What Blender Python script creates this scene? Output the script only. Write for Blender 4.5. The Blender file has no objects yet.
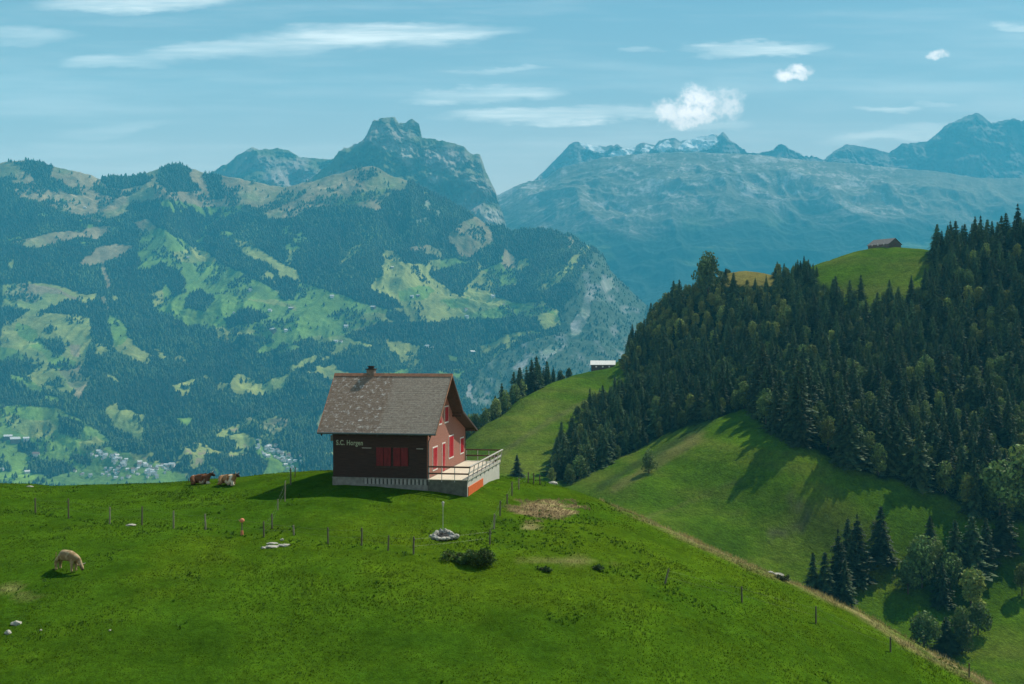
import bpy, bmesh, math, random
import numpy as np
from mathutils import Vector, Matrix
from mathutils.bvhtree import BVHTree
random.seed(7); rng = np.random.default_rng(7)
R = math.radians
sc = bpy.context.scene
col = sc.collection
F = 1100.0            # focal length in pixels of a 1024 px wide frame

# ------------------------------------------------------------------ camera
cam_d = bpy.data.cameras.new("camera"); cam = bpy.data.objects.new("camera", cam_d); col.objects.link(cam)
cam.location = (0, 0, 0); cam.rotation_euler = (R(90), 0, 0)
cam_d.sensor_width = 36; cam_d.lens = 36 * F / 1024.0
cam_d.clip_start = 0.5; cam_d.clip_end = 60000
sc.camera = cam
sc.render.resolution_x = 1024; sc.render.resolution_y = 684

# ------------------------------------------------------------------ light
SUN_EL, SUN_AZ = R(50), R(40)          # azimuth measured from +X towards +Y
sun_dir = Vector((math.cos(SUN_EL) * math.cos(SUN_AZ), math.cos(SUN_EL) * math.sin(SUN_AZ), math.sin(SUN_EL)))
sd = bpy.data.lights.new("sun", 'SUN'); sd.energy = 5.0; sd.angle = R(0.5); sd.color = (1.0, 0.93, 0.80)
so = bpy.data.objects.new("sun", sd); col.objects.link(so)
so.rotation_euler = sun_dir.to_track_quat('Z', 'Y').to_euler(); so.location = (200, 200, 400)
sc.view_settings.view_transform = 'Standard'; sc.view_settings.look = 'None'
sc.view_settings.gamma = 1; sc.view_settings.exposure = 0.62; sc.view_settings.use_curve_mapping = False
HAZE_DENSITY = 0.92e-4
HAZE_COLOR = (0.085, 0.60, 0.92)
SKY_STRENGTH = 0.07
SKY_TINT = (0.58, 1.02, 0.97)

world = bpy.data.worlds.new("World"); sc.world = world; world.use_nodes = True
nt = world.node_tree; nt.nodes.clear()
N = nt.nodes.new; L = nt.links.new
def wmath(op, a, b=None, c=None, clamp=False):
    n = N('ShaderNodeMath'); n.operation = op; n.use_clamp = clamp
    for i, v in enumerate((a, b, c)):
        if v is None: continue
        if isinstance(v, (int, float)): n.inputs[i].default_value = v
        else: L(v, n.inputs[i])
    return n.outputs[0]
def smooth(v, lo, hi):
    n = N('ShaderNodeMapRange'); n.interpolation_type = 'SMOOTHSTEP'
    L(v, n.inputs['Value']); n.inputs['From Min'].default_value = lo; n.inputs['From Max'].default_value = hi
    return n.outputs['Result']
out = N('ShaderNodeOutputWorld'); bg = N('ShaderNodeBackground')
sky = N('ShaderNodeTexSky'); sky.sky_type = 'NISHITA'; sky.sun_disc = False
sky.sun_elevation = SUN_EL; sky.sun_rotation = math.pi / 2 - SUN_AZ; sky.altitude = 1300; sky.air_density = 1.0; sky.dust_density = 0.6; sky.ozone_density = 1.5
tint = N('ShaderNodeMix'); tint.data_type = 'RGBA'; tint.blend_type = 'MULTIPLY'; tint.inputs['Factor'].default_value = 1
L(sky.outputs[0], tint.inputs[6]); tint.inputs[7].default_value = (*SKY_TINT, 1)
tc = N('ShaderNodeTexCoord'); sep = N('ShaderNodeSeparateXYZ'); L(tc.outputs['Generated'], sep.inputs[0])
yy = wmath('MAXIMUM', sep.outputs[1], 0.05)
U = wmath('MULTIPLY', wmath('DIVIDE', sep.outputs[0], yy), 11.0)      # bearing, 1 unit = 5.2 degrees
V = wmath('MULTIPLY', wmath('DIVIDE', sep.outputs[2], yy), 11.0)
def noise2(su, sv, scale, detail=5, rough=0.55, off=0.0, dist=0.0):
    cb = N('ShaderNodeCombineXYZ'); L(wmath('MULTIPLY', U, su), cb.inputs[0]); L(wmath('MULTIPLY', V, sv), cb.inputs[1]); cb.inputs[2].default_value = off
    n = N('ShaderNodeTexNoise'); n.inputs['Scale'].default_value = scale; n.inputs['Detail'].default_value = detail
    n.inputs['Roughness'].default_value = rough; n.inputs['Distortion'].default_value = dist
    L(cb.outputs[0], n.inputs['Vector']); return n
nw = noise2(0.5, 2.2, 2.0, 6, 0.6, 3.1); nwS = N('ShaderNodeSeparateColor'); L(nw.outputs['Color'], nwS.inputs[0])
Uw = wmath('ADD', U, wmath('MULTIPLY', wmath('SUBTRACT', nwS.outputs[0], 0.5), 0.9))
Vw = wmath('ADD', V, wmath('MULTIPLY', wmath('SUBTRACT', nwS.outputs[1], 0.5), 0.30))
nc = noise2(1, 1, 4.2, 8, 0.68, 9.0); ncS = N('ShaderNodeSeparateColor'); L(nc.outputs['Color'], ncS.inputs[0])
Uc = wmath('ADD', U, wmath('MULTIPLY', wmath('SUBTRACT', ncS.outputs[0], 0.5), 0.42))
Vc = wmath('ADD', V, wmath('MULTIPLY', wmath('SUBTRACT', ncS.outputs[1], 0.5), 0.42))
Us = wmath('ADD', U, wmath('MULTIPLY', wmath('SUBTRACT', ncS.outputs[0], 0.5), 0.20))
Vs_ = wmath('ADD', V, wmath('MULTIPLY', wmath('SUBTRACT', ncS.outputs[1], 0.5), 0.16))
def blob(u, v, px, py, rx, ry, tilt=0.0, lo=1.0, hi=0.1):
    cx, cy = (px - 512) / 100.0, (342 - py) / 100.0
    du = wmath('SUBTRACT', u, cx); dv = wmath('SUBTRACT', v, cy)
    if tilt: dv = wmath('SUBTRACT', dv, wmath('MULTIPLY', du, tilt))
    r = wmath('ADD', wmath('POWER', wmath('ABSOLUTE', wmath('DIVIDE', du, rx / 100.0)), 2.0),
              wmath('POWER', wmath('ABSOLUTE', wmath('DIVIDE', dv, ry / 100.0)), 2.0))
    return smooth(r, lo, hi)
streak = noise2(0.35, 5.0, 2.2, 6, 0.62, 5.0)
fine = smooth(streak.outputs['Fac'], 0.30, 0.72)
cl = None
for (px, py, rx, ry, tl, dn) in [(372, 36, 150, 13, 0.03, .85), (235, 50, 140, 11, 0.08, .55), (120, 62, 70, 9, 0.05, .5),
        (140, 3, 110, 13, 0.02, .75), (482, 96, 75, 9, 0.04, .75), (495, 69, 62, 4.5, 0.03, .5), (560, 115, 115, 8.5, 0.015, .95),
        (757, 48, 82, 7, 0.02, .85), (640, 48, 20, 4, 0, .3), (895, 105, 34, 4.5, -0.01, .7), (940, 102, 26, 3, 0, .3), (905, 132, 90, 9, 0.12, .5),
        (700, 128, 60, 5, 0.05, .4), (1015, 27, 22, 6, 0, .5), (110, 130, 80, 8, 0.1, .25), (15, 35, 60, 10, 0, .35)]:
    b = wmath('MULTIPLY', blob(Uw, Vw, px, py, rx, ry, tl, 1.3, 0.0), dn)
    cl = b if cl is None else wmath('MAXIMUM', cl, b)
cl = wmath('MULTIPLY', cl, wmath('ADD', wmath('MULTIPLY', fine, 0.65), 0.35))
veil = wmath('MULTIPLY', smooth(noise2(0.22, 2.6, 1.3, 5, 0.6, 1.0).outputs['Fac'], 0.42, 0.80), 0.26)
cl = wmath('MAXIMUM', cl, veil)
cum = None
for (px, py, rx, ry, dn) in [(696, 103, 20, 18, 1.0), (668, 111, 19, 13, .8), (727, 106, 18, 19, .62), (694, 117, 28, 10, .75), (783, 75, 12, 6, 1.0), (800, 71, 13, 6, 1.0), (791, 76, 18, 4, .9), (937, 55, 11, 5, .8)]:
    b = wmath('MULTIPLY', blob(Uc if py > 80 else Us, Vc if py > 80 else Vs_, px, py, rx, ry, 0, 1.35, 0.0), dn)
    cum = b if cum is None else wmath('MAXIMUM', cum, b)
cumn = smooth(noise2(1, 1, 6.0, 7, 0.65, 2.0).outputs['Fac'], 0.31, 0.56)
cum = wmath('MULTIPLY', cum, wmath('ADD', wmath('MULTIPLY', cumn, 0.82), 0.18))
hor = N('ShaderNodeMapRange'); L(sep.outputs[2], hor.inputs['Value']); hor.inputs['From Min'].default_value = 0.0; hor.inputs['From Max'].default_value = 0.42; hor.inputs['To Min'].default_value = 1.0; hor.inputs['To Max'].default_value = 0.0
hp_ = wmath('POWER', hor.outputs[0], 1.6)
glow = N('ShaderNodeMix'); glow.data_type = 'RGBA'; L(hp_, glow.inputs['Factor']); L(tint.outputs[2], glow.inputs[6]); glow.inputs[7].default_value = (19.5, 16.4, 13.4, 1); tint = glow
m1 = N('ShaderNodeMix'); m1.data_type = 'RGBA'; L(cl, m1.inputs['Factor']); L(tint.outputs[2], m1.inputs[6]); m1.inputs[7].default_value = (22.5, 21.0, 19.0, 1)
m2 = N('ShaderNodeMix'); m2.data_type = 'RGBA'; L(cum, m2.inputs['Factor']); L(m1.outputs[2], m2.inputs[6]); m2.inputs[7].default_value = (29.0, 24.0, 21.5, 1)
L(m2.outputs[2], bg.inputs[0]); bg.inputs[1].default_value = SKY_STRENGTH; L(bg.outputs[0], out.inputs[0])

# ------------------------------------------------------------------ helpers
def tag(o, label=None, cat=None, group=None, kind=None):
    if label: o['label'] = label
    if cat: o['category'] = cat
    if group: o['group'] = group
    if kind: o['kind'] = kind
    return o
def empty(name, loc=(0, 0, 0), rz=0.0):
    o = bpy.data.objects.new(name, None); col.objects.link(o); o.location = loc; o.rotation_euler = (0, 0, rz)
    o.empty_display_size = 0.3; return o
def link(name, me, parent=None, mat=None):
    o = bpy.data.objects.new(name, me); col.objects.link(o)
    if parent is not None: o.parent = parent
    if mat is not None: me.materials.append(mat)
    return o
def copy_tree(o, parent=None):
    c = o.copy(); col.objects.link(c); c.parent = parent
    for ch in list(o.children): copy_tree(ch, c)
    return c
def np_mesh(name, verts, faces, smooth_=False):
    """verts (n,3), faces (m,k) all with the same corner count"""
    verts = np.asarray(verts, dtype=np.float32); faces = np.asarray(faces, dtype=np.int32)
    me = bpy.data.meshes.new(name); k = faces.shape[1]
    me.vertices.add(len(verts)); me.vertices.foreach_set('co', verts.ravel())
    me.loops.add(faces.size); me.loops.foreach_set('vertex_index', faces.ravel())
    me.polygons.add(len(faces)); me.polygons.foreach_set('loop_start', np.arange(0, faces.size, k, dtype=np.int32))
    try: me.polygons.foreach_set('loop_total', np.full(len(faces), k, dtype=np.int32))
    except Exception: pass
    me.update(calc_edges=True)
    if smooth_: me.polygons.foreach_set('use_smooth', np.ones(len(faces), dtype=bool))
    me.validate(); return me
def set_attr(me, name, data, domain='POINT'):
    data = np.asarray(data, dtype=np.float32)
    if data.ndim == 1:
        a = me.attributes.new(name, 'FLOAT', domain); a.data.foreach_set('value', data)
    else:
        a = me.attributes.new(name, 'FLOAT_COLOR', domain)
        rgba = np.ones((len(data), 4), dtype=np.float32); rgba[:, :3] = data; a.data.foreach_set('color', rgba.ravel())
class MB:
    """collects shapes (in the thing's own frame) into one mesh"""
    def __init__(s): s.bm = bmesh.new()
    def box(s, lo, hi, rot=None, bevel=0):
        lo = Vector(lo); hi = Vector(hi); c = (lo + hi) / 2; d = hi - lo
        m = Matrix.Translation(c) @ (rot.to_4x4() if rot is not None else Matrix()) @ Matrix.Diagonal((d.x, d.y, d.z, 1))
        r = bmesh.ops.create_cube(s.bm, size=1, matrix=m)
        if bevel:
            es = list({e for v in r['verts'] for e in v.link_edges})
            bmesh.ops.bevel(s.bm, geom=es, offset=bevel, segments=1, affect='EDGES')
        return s
    def tube(s, a, b, r0, r1=None, n=8):
        a = Vector(a); b = Vector(b); d = b - a
        q = d.to_track_quat('Z', 'Y').to_matrix().to_4x4()
        bmesh.ops.create_cone(s.bm, cap_ends=True, segments=n, radius1=r0, radius2=r0 if r1 is None else r1, depth=d.length, matrix=Matrix.Translation((a + b) / 2) @ q)
        return s
    def bar(s, a, b, w, h):
        a = Vector(a); b = Vector(b); d = b - a
        q = d.to_track_quat('X', 'Z').to_matrix().to_4x4()
        bmesh.ops.create_cube(s.bm, size=1, matrix=Matrix.Translation((a + b) / 2) @ q @ Matrix.Diagonal((d.length, w, h, 1)))
        return s
    def prism(s, pts, off):
        """closed polygon pts extruded by off"""
        off = Vector(off); a = [s.bm.verts.new(p) for p in pts]; b = [s.bm.verts.new(Vector(p) + off) for p in pts]
        n = len(pts); s.bm.faces.new(a); s.bm.faces.new(b[::-1])
        for i in range(n): s.bm.faces.new((a[i], b[i], b[(i + 1) % n], a[(i + 1) % n]))
        return s
    def rock(s, c, rad, squash=(1, 1, 1), sub=2, rough=0.25, seed=0):
        r = bmesh.ops.create_icosphere(s.bm, subdivisions=sub, radius=1)
        rr = random.Random(seed); ph = [rr.uniform(0, 6) for _ in range(6)]
        for v in r['verts']:
            p = v.co; k = 1 + rough * (math.sin(p.x * 3 + ph[0]) * math.sin(p.y * 2.7 + ph[1]) + 0.6 * math.sin(p.z * 5 + ph[2] + p.x * 4)) + rough * .3 * rr.uniform(-1, 1)
            v.co = Vector((p.x * squash[0], p.y * squash[1], p.z * squash[2])) * rad * k + Vector(c)
        return s
    def build(s, name, mat, parent=None, smooth_=False):
        bmesh.ops.recalc_face_normals(s.bm, faces=s.bm.faces)
        me = bpy.data.meshes.new(name); s.bm.to_mesh(me); s.bm.free()
        if smooth_:
            for p in me.polygons: p.use_smooth = True
        return link(name, me, parent, mat)

# ------------------------------------------------------------------ materials
def mat(name, color, rough=0.8, var=0.15, scale=4.0, bump=0.0, bscale=30.0, stretch=None, spec=0.3, detail=4, color2=None, dist=0.02, metallic=0.0):
    m = bpy.data.materials.new(name); m.use_nodes = True; t = m.node_tree
    p = t.nodes['Principled BSDF']; p.inputs['Roughness'].default_value = rough; p.inputs['Specular IOR Level'].default_value = spec; p.inputs['Metallic'].default_value = metallic
    co = t.nodes.new('ShaderNodeTexCoord'); mp = t.nodes.new('ShaderNodeMapping'); t.links.new(co.outputs['Object'], mp.inputs[0])
    if stretch: mp.inputs['Scale'].default_value = stretch
    n = t.nodes.new('ShaderNodeTexNoise'); n.inputs['Scale'].default_value = scale; n.inputs['Detail'].default_value = detail; n.inputs['Roughness'].default_value = 0.62
    t.links.new(mp.outputs[0], n.inputs['Vector'])
    r = t.nodes.new('ShaderNodeValToRGB'); c = color; d = color2 or tuple(min(1, x * (1 + var)) for x in color)
    r.color_ramp.elements[0].position = 0.32; r.color_ramp.elements[1].position = 0.68
    r.color_ramp.elements[0].color = (*[x * (1 - var) for x in c], 1) if not color2 else (*c, 1); r.color_ramp.elements[1].color = (*d, 1)
    t.links.new(n.outputs['Fac'], r.inputs[0]); t.links.new(r.outputs[0], p.inputs['Base Color'])
    if bump:
        n2 = t.nodes.new('ShaderNodeTexNoise'); n2.inputs['Scale'].default_value = bscale; n2.inputs['Detail'].default_value = 4; t.links.new(mp.outputs[0], n2.inputs['Vector'])
        b = t.nodes.new('ShaderNodeBump'); b.inputs['Strength'].default_value = bump; b.inputs['Distance'].default_value = dist; t.links.new(n2.outputs['Fac'], b.inputs['Height']); t.links.new(b.outputs[0], p.inputs['Normal'])
    return m
def attr_mat(name, rough=0.95, noises=((0.05, .3), (0.5, .25)), bump=0.0, bscale=1.0, bdist=1.0, spec=0.1, translucent=0.0, objrand=0.0):
    """base colour from the mesh attribute 'Col', varied by world-space noise: (scale, amount)"""
    m = bpy.data.materials.new(name); m.use_nodes = True; t = m.node_tree; p = t.nodes['Principled BSDF']
    p.inputs['Roughness'].default_value = rough; p.inputs['Specular IOR Level'].default_value = spec
    a = t.nodes.new('ShaderNodeAttribute'); a.attribute_name = 'Col'; g = t.nodes.new('ShaderNodeNewGeometry')
    cur = a.outputs['Color']
    def mul(cur, fac):
        mx = t.nodes.new('ShaderNodeMix'); mx.data_type = 'RGBA'; mx.blend_type = 'MULTIPLY'; mx.inputs['Factor'].default_value = 1
        t.links.new(cur, mx.inputs[6]); t.links.new(fac, mx.inputs[7]); return mx.outputs[2]
    for (s_, amt) in noises:
        n = t.nodes.new('ShaderNodeTexNoise'); n.inputs['Scale'].default_value = s_; n.inputs['Detail'].default_value = 5; n.inputs['Roughness'].default_value = .65; t.links.new(g.outputs['Position'], n.inputs['Vector'])
        r = t.nodes.new('ShaderNodeMapRange'); t.links.new(n.outputs['Fac'], r.inputs[0]); r.inputs[1].default_value = .3; r.inputs[2].default_value = .7; r.inputs[3].default_value = 1 - amt; r.inputs[4].default_value = 1 + amt
        cur = mul(cur, r.outputs[0])
    if objrand:
        oi = t.nodes.new('ShaderNodeObjectInfo'); r = t.nodes.new('ShaderNodeMapRange'); t.links.new(oi.outputs['Random'], r.inputs[0]); r.inputs[3].default_value = 1 - objrand; r.inputs[4].default_value = 1 + objrand
        cur = mul(cur, r.outputs[0])
    t.links.new(cur, p.inputs['Base Color'])
    if bump:
        n2 = t.nodes.new('ShaderNodeTexNoise'); n2.inputs['Scale'].default_value = bscale; n2.inputs['Detail'].default_value = 6; n2.inputs['Roughness'].default_value = .7; t.links.new(g.outputs['Position'], n2.inputs['Vector'])
        b = t.nodes.new('ShaderNodeBump'); b.inputs['Strength'].default_value = bump; b.inputs['Distance'].default_value = bdist; t.links.new(n2.outputs['Fac'], b.inputs['Height']); t.links.new(b.outputs[0], p.inputs['Normal'])
    if translucent:
        tr = t.nodes.new('ShaderNodeBsdfTranslucent'); t.links.new(cur, tr.inputs[0]); mx = t.nodes.new('ShaderNodeMixShader'); mx.inputs[0].default_value = translucent
        t.links.new(p.outputs[0], mx.inputs[1]); t.links.new(tr.outputs[0], mx.inputs[2]); t.links.new(mx.outputs[0], t.nodes['Material Output'].inputs[0])
    return m

# ------------------------------------------------------------------ numpy noise and polygons
_perm = rng.permutation(4096); _val = rng.random(4096)
def vnoise(x, y, seed=0):
    xi = np.floor(x).astype(np.int64); yi = np.floor(y).astype(np.int64); fx = x - xi; fy = y - yi
    fx = fx * fx * fx * (fx * (fx * 6 - 15) + 10); fy = fy * fy * fy * (fy * (fy * 6 - 15) + 10)
    def h(a, b): return _val[_perm[(a + _perm[(b + seed * 131) & 4095]) & 4095]]
    return (h(xi, yi) * (1 - fx) + h(xi + 1, yi) * fx) * (1 - fy) + (h(xi, yi + 1) * (1 - fx) + h(xi + 1, yi + 1) * fx) * fy
def fbm(x, y, oct=5, seed=0, ridged=False, gain=.5):
    s = np.zeros_like(np.asarray(x, dtype=float)); a = 1.0; tot = 0
    for o in range(oct):
        n = vnoise(x * 2 ** o + 17.3 * o, y * 2 ** o + 9.1 * o, seed + o)
        if ridged: n = 1 - np.abs(2 * n - 1)
        s += a * n; tot += a; a *= gain
    return s / tot * 2 - 1
def inpoly(x, y, poly):
    x = np.asarray(x, dtype=float); y = np.asarray(y, dtype=float); c = np.zeros(x.shape, dtype=bool); n = len(poly)
    for i in range(n):
        x0, y0 = poly[i]; x1, y1 = poly[(i + 1) % n]
        if y0 == y1: continue
        c ^= ((y0 > y) != (y1 > y)) & (x < (x1 - x0) * (y - y0) / (y1 - y0) + x0)
    return c
def P(px, py, Y): return Vector(((px - 512) / F * Y, Y, (342 - py) / F * Y))
def proj(x, y, z): return 512 + F * x / y, 342 - F * z / y
class TPS:
    def __init__(s, pts, lam=0.0):
        p = np.array([tuple(q) for q in pts], dtype=float); s.c = p[:, :2].mean(0); s.k = 100.0
        s.p = (p[:, :2] - s.c) / s.k; n = len(p); K = s.U(s.p, s.p) + lam * np.eye(n); Q = np.hstack([np.ones((n, 1)), s.p])
        A = np.block([[K, Q], [Q.T, np.zeros((3, 3))]]); s.w = np.linalg.solve(A, np.concatenate([p[:, 2], [0, 0, 0]]))
    @staticmethod
    def U(a, b):
        d2 = ((a[:, None, :] - b[None, :, :]) ** 2).sum(-1) + 1e-9; return 0.5 * d2 * np.log(d2)
    def __call__(s, x, y):
        q = (np.stack([np.ravel(x), np.ravel(y)], 1) - s.c) / s.k; o = []
        for i in range(0, len(q), 20000):
            b = q[i:i + 20000]; o.append(s.U(b, s.p) @ s.w[:-3] + np.hstack([np.ones((len(b), 1)), b]) @ s.w[-3:])
        return np.concatenate(o).reshape(np.shape(x))
class Grid:
    """a regular height grid that can be sampled and turned into a mesh"""
    def __init__(s, x0, x1, y0, y1, st, zf):
        s.x0, s.y0, s.st = x0, y0, st; s.nx = int((x1 - x0) / st) + 1; s.ny = int((y1 - y0) / st) + 1
        s.X, s.Y = np.meshgrid(x0 + np.arange(s.nx) * st, y0 + np.arange(s.ny) * st); s.Z = zf(s.X, s.Y)
    def z(s, x, y):
        fx = np.clip((np.asarray(x, dtype=float) - s.x0) / s.st, 0, s.nx - 1.001); fy = np.clip((np.asarray(y, dtype=float) - s.y0) / s.st, 0, s.ny - 1.001)
        i = fx.astype(int); j = fy.astype(int); a = fx - i; b = fy - j; Z = s.Z
        return (Z[j, i] * (1 - a) + Z[j, i + 1] * a) * (1 - b) + (Z[j + 1, i] * (1 - a) + Z[j + 1, i + 1] * a) * b
    def mesh(s, name):
        idx = np.arange(s.nx * s.ny).reshape(s.ny, s.nx)
        f = np.stack([idx[:-1, :-1], idx[:-1, 1:], idx[1:, 1:], idx[1:, :-1]], -1).reshape(-1, 4)
        return np_mesh(name, np.stack([s.X.ravel(), s.Y.ravel(), s.Z.ravel()], 1), f, True)
    def hit(s, px, py, ymin, ymax):
        """the first ground point seen along a direction"""
        ys = np.arange(ymin, ymax, s.st * .5); zs = s.z((px - 512) / F * ys, ys); d = zs - (342 - py) / F * ys
        k = np.argmax(d > 0)
        if not (d > 0).any(): k = int(np.argmax(d))
        return Vector(((px - 512) / F * ys[k], ys[k], zs[k]))

# ------------------------------------------------------------------ foreground hill
fg = []
crest = []
for c in [(-60, [(483, 105), (500, 92), (535, 78), (570, 69), (690, 54)]),
          (130, [(483, 104), (499, 92), (529, 78), (565, 69), (690, 54)]),
          (230, [(478, 104), (499, 90), (529, 78), (565, 69.5), (690, 54)]),
          (330, [(470, 103), (484, 89.4), (500, 84), (528, 77), (566, 69.5), (690, 54.5)]),
          (400, [(472, 103), (489, 88.3), (510, 83)]),
          (450, [(477, 104), (491.5, 87.6), (540, 77), (590, 67), (690, 55)]),
          (500, [(475, 110), (479.5, 101.4), (500, 89), (515, 84)]),
          (550, [(482, 105), (507, 90), (530, 80), (600, 66), (690, 56)]),
          (590, [(494, 100)]),
          (620, [(507, 96), (530, 85), (572, 74), (690, 57)]),
          (700, [(543, 90), (572, 78), (622, 68), (690, 60)]),
          (780, [(576, 85), (600, 77), (650, 68), (690, 63)]),
          (843, [(605, 82), (640, 74), (690, 67)]),
          (900, [(639, 80), (670, 74), (690, 71)]),
          (960, [(669, 79), (690, 75)]),
          (1040, [(709, 79), (730, 74)]), (1150, [(765, 79)])]:
    px = c[0]
    for k, (py, Y) in enumerate(c[1]): fg.append(P(px, py, Y))
    crest.append((px, *c[1][0]))
for (px, py, Y) in crest:
    for dy, dz in ((14, 3.0), (35, 16), (80, 62)): p = P(px, py, Y + dy); p.z -= dz; fg.append(p)
for X in (-70, -35, 0, 35, 70):
    for (Y, z) in ((34, -18.5), (18, -13), (0, -2.2), (-20, 4)): fg.append(Vector((X, Y, z - abs(X) * .05 - max(0, X) * .08)))
tps_fg = TPS(fg, 0.002)
def fg_z(x, y):
    w = np.clip((np.hypot((x + 8) / 11, (y - 93) / 10) - 1) * 1.5, 0.15, 1)
    return tps_fg(x, y) + 0.25 * w * fbm(x / 7, y / 7, 4, 3) + 0.05 * fbm(x / .9, y / .9, 3, 11)
FG = Grid(-80, 110, -25, 190, 0.5, fg_z)
def fg_color(x, y, z):
    px, py = proj(x, np.maximum(y, 1), z); n1 = fbm(x / 6, y / 6, 4, 21); n2 = fbm(x / 1.5, y / 1.5, 4, 31); n3 = fbm(x / 18, y / 18, 3, 41)
    base = np.array([0.060, 0.120, 0.006]); dark = np.array([0.035, 0.082, 0.005]); dry = np.array([0.29, 0.22, 0.11]); yel = np.array([0.088, 0.130, 0.006])
    f = np.clip(.45 + .75 * n1 + .5 * n2, 0, 1)[..., None]; c = dark * (1 - f) + base * f
    g = np.clip(n3 * 1.3 + .1 + .4 * n2, 0, 1)[..., None] * .6; c = c * (1 - g) + yel * g
    return c, px, py, n1, n2, dry
def crest_py(px): return np.interp(px, [c[0] for c in crest], [c[1] for c in crest])
def dry_mask(px, py, n1, n2):
    d = np.zeros_like(px)
    near = np.abs(py - crest_py(px)); k = np.clip((px - 590) / 80, 0, 1) * np.clip(1 - near / (4 + 5 * np.clip(n1 + .4, 0, 1)), 0, 1)
    d = np.maximum(d, k * np.clip(.75 + 1.0 * n2, 0, 1))
    e = 1 - np.sqrt(((px - 549) / 30) ** 2 + ((py - 510) / 9.5) ** 2) + .85 * n2; d = np.maximum(d, np.clip(e * 3.2, 0, 1) * .95)
    e = 1 - np.sqrt(((px - 530) / 13) ** 2 + ((py - 527) / 4) ** 2) + .4 * n2; d = np.maximum(d, np.clip(e * 2, 0, 1) * .6)
    e = 1 - np.sqrt(((px - 565) / 45) ** 2 + ((py - 561) / 6) ** 2) + .9 * n2; d = np.maximum(d, np.clip(e, 0, 1) * .5)
    e = 1 - np.sqrt(((px - 10) / 24) ** 2 + ((py - 592) / 16) ** 2) + 1.6 * n2; d = np.maximum(d, np.clip(e - .3, 0, 1) * .35)
    return d
me = FG.mesh("hill")
x, y, z = FG.X.ravel(), FG.Y.ravel(), FG.Z.ravel()
c, px, py, n1, n2, dry = fg_color(x, y, z); d = dry_mask(px, py, n1, n2)[:, None]; c = c * (1 - d) + dry * d
set_attr(me, 'Col', c)
M_grass = attr_mat("meadow_grass", noises=((0.35, .25), (2.2, .28), (9.0, .3)), bump=.9, bscale=6.0, bdist=.10, spec=0.0)
hill = link("hill", me, None, M_grass); tag(hill, kind='structure')
FGT = BVHTree.FromPolygons([v.co for v in me.vertices], [p.vertices for p in me.polygons])

# ------------------------------------------------------------------ hillside across the gully (right)
mid = [P(*q) for q in [
 (1180, 200, 600), (1100, 225, 620), (1024, 243, 640), (985, 252, 660), (958, 262, 684), (930, 253, 695), (905, 249, 702), (886, 246.5, 710), (850, 251, 710), (820, 263, 715), (790, 277, 725),
 (760, 272, 740), (735, 272, 745), (700, 290, 760), (660, 322, 770), (625, 352, 750), (604, 368, 690), (575, 374, 680), (548, 384, 650), (515, 401, 620), (478, 428, 580), (462, 444, 570),
 (600, 388, 640), (560, 412, 590), (530, 432, 555), (505, 450, 530), (480, 470, 500), (500, 478, 480), (440, 470, 560),
 (533, 472, 495), (571, 484, 465), (612, 463, 500), (665, 434, 520), (753, 405, 505), (645, 447, 515),
 (650, 476, 440), (600, 492, 430), (700, 452, 458), (745, 428, 472), (700, 500, 420), (800, 490, 416), (680, 525, 396), (780, 560, 393), (850, 560, 398), (900, 525, 408), (874, 468, 432), (947, 487, 430), (806, 543, 403),
 (1010, 530, 410), (920, 600, 382), (990, 640, 362), (1030, 670, 350), (1024, 560, 400), (1080, 470, 430), (1100, 560, 395), (850, 612, 372), (1150, 700, 330),
 (650, 400, 590), (700, 360, 640), (800, 385, 545), (800, 330, 620), (900, 385, 525), (900, 315, 610), (1000, 330, 565), (1000, 405, 500), (600, 440, 540), (950, 432, 470), (1100, 330, 560)]]
for q in [(1180, 200, 600), (1024, 243, 640), (930, 253, 695), (886, 246, 710), (820, 263, 715), (760, 272, 740), (700, 290, 760), (640, 338, 765)]:
    for dy, dz in ((45, 18), (200, 170), (400, 420)): p = P(q[0], q[1], q[2] + dy); p.z -= dz; mid.append(p)
for q in [(604, 368, 690), (575, 374, 680), (548, 384, 650), (515, 401, 620), (478, 428, 580), (440, 465, 560)]:
    p = P(q[0], q[1], q[2] + 45); p.z -= 13; mid.append(p); p = P(q[0], q[1], q[2] + 110); p.z -= 75; mid.append(p); p = P(q[0], q[1], q[2] + 360); p.z -= 380; mid.append(p)
for q in [(300, 560, 560), (300, 600, 300), (480, 600, 260), (600, 640, 260), (750, 680, 270), (500, 540, 380), (420, 540, 450), (330, 600, 800)]: mid.append(P(*q))
tps_mid = TPS(mid, 0.0015)
def mid_z(x, y): return tps_mid(x, y) + 1.6 * (np.abs(fbm(x / 9 + y / 30, (tps_mid(x, y)) / 3.5, 3, 25))) * .5 + 3.0 * fbm(x / 55, y / 55, 3, 5) + .9 * fbm(x / 16, y / 16, 4, 15)
MID = Grid(-230, 700, 185, 1180, 2.5, mid_z)
FOREST = [[(543, 476), (571, 485), (612, 462), (665, 435), (753, 406), (758, 422), (790, 442), (825, 455), (868, 474), (942, 494), (965, 508), (990, 522), (1024, 520), (1150, 545), (1250, 100), (1000, 100),
           (931, 235), (931, 275), (921, 298), (905, 300), (890, 302), (872, 308), (856, 300), (846, 310), (838, 298), (828, 290), (815, 274), (800, 262), (765, 250), (760, 262), (757, 268), (734, 270), (730, 250), (600, 240), (626, 362), (624, 392), (602, 402), (580, 412), (566, 440), (552, 468)]]
def in_forest(px, py):
    m = np.zeros(np.shape(px), dtype=bool)
    for f in FOREST: m |= inpoly(px, py, f)
    return m
me = MID.mesh("hillside"); x, y, z = MID.X.ravel(), MID.Y.ravel(), MID.Z.ravel(); px, py = proj(x, y, z)
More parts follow.
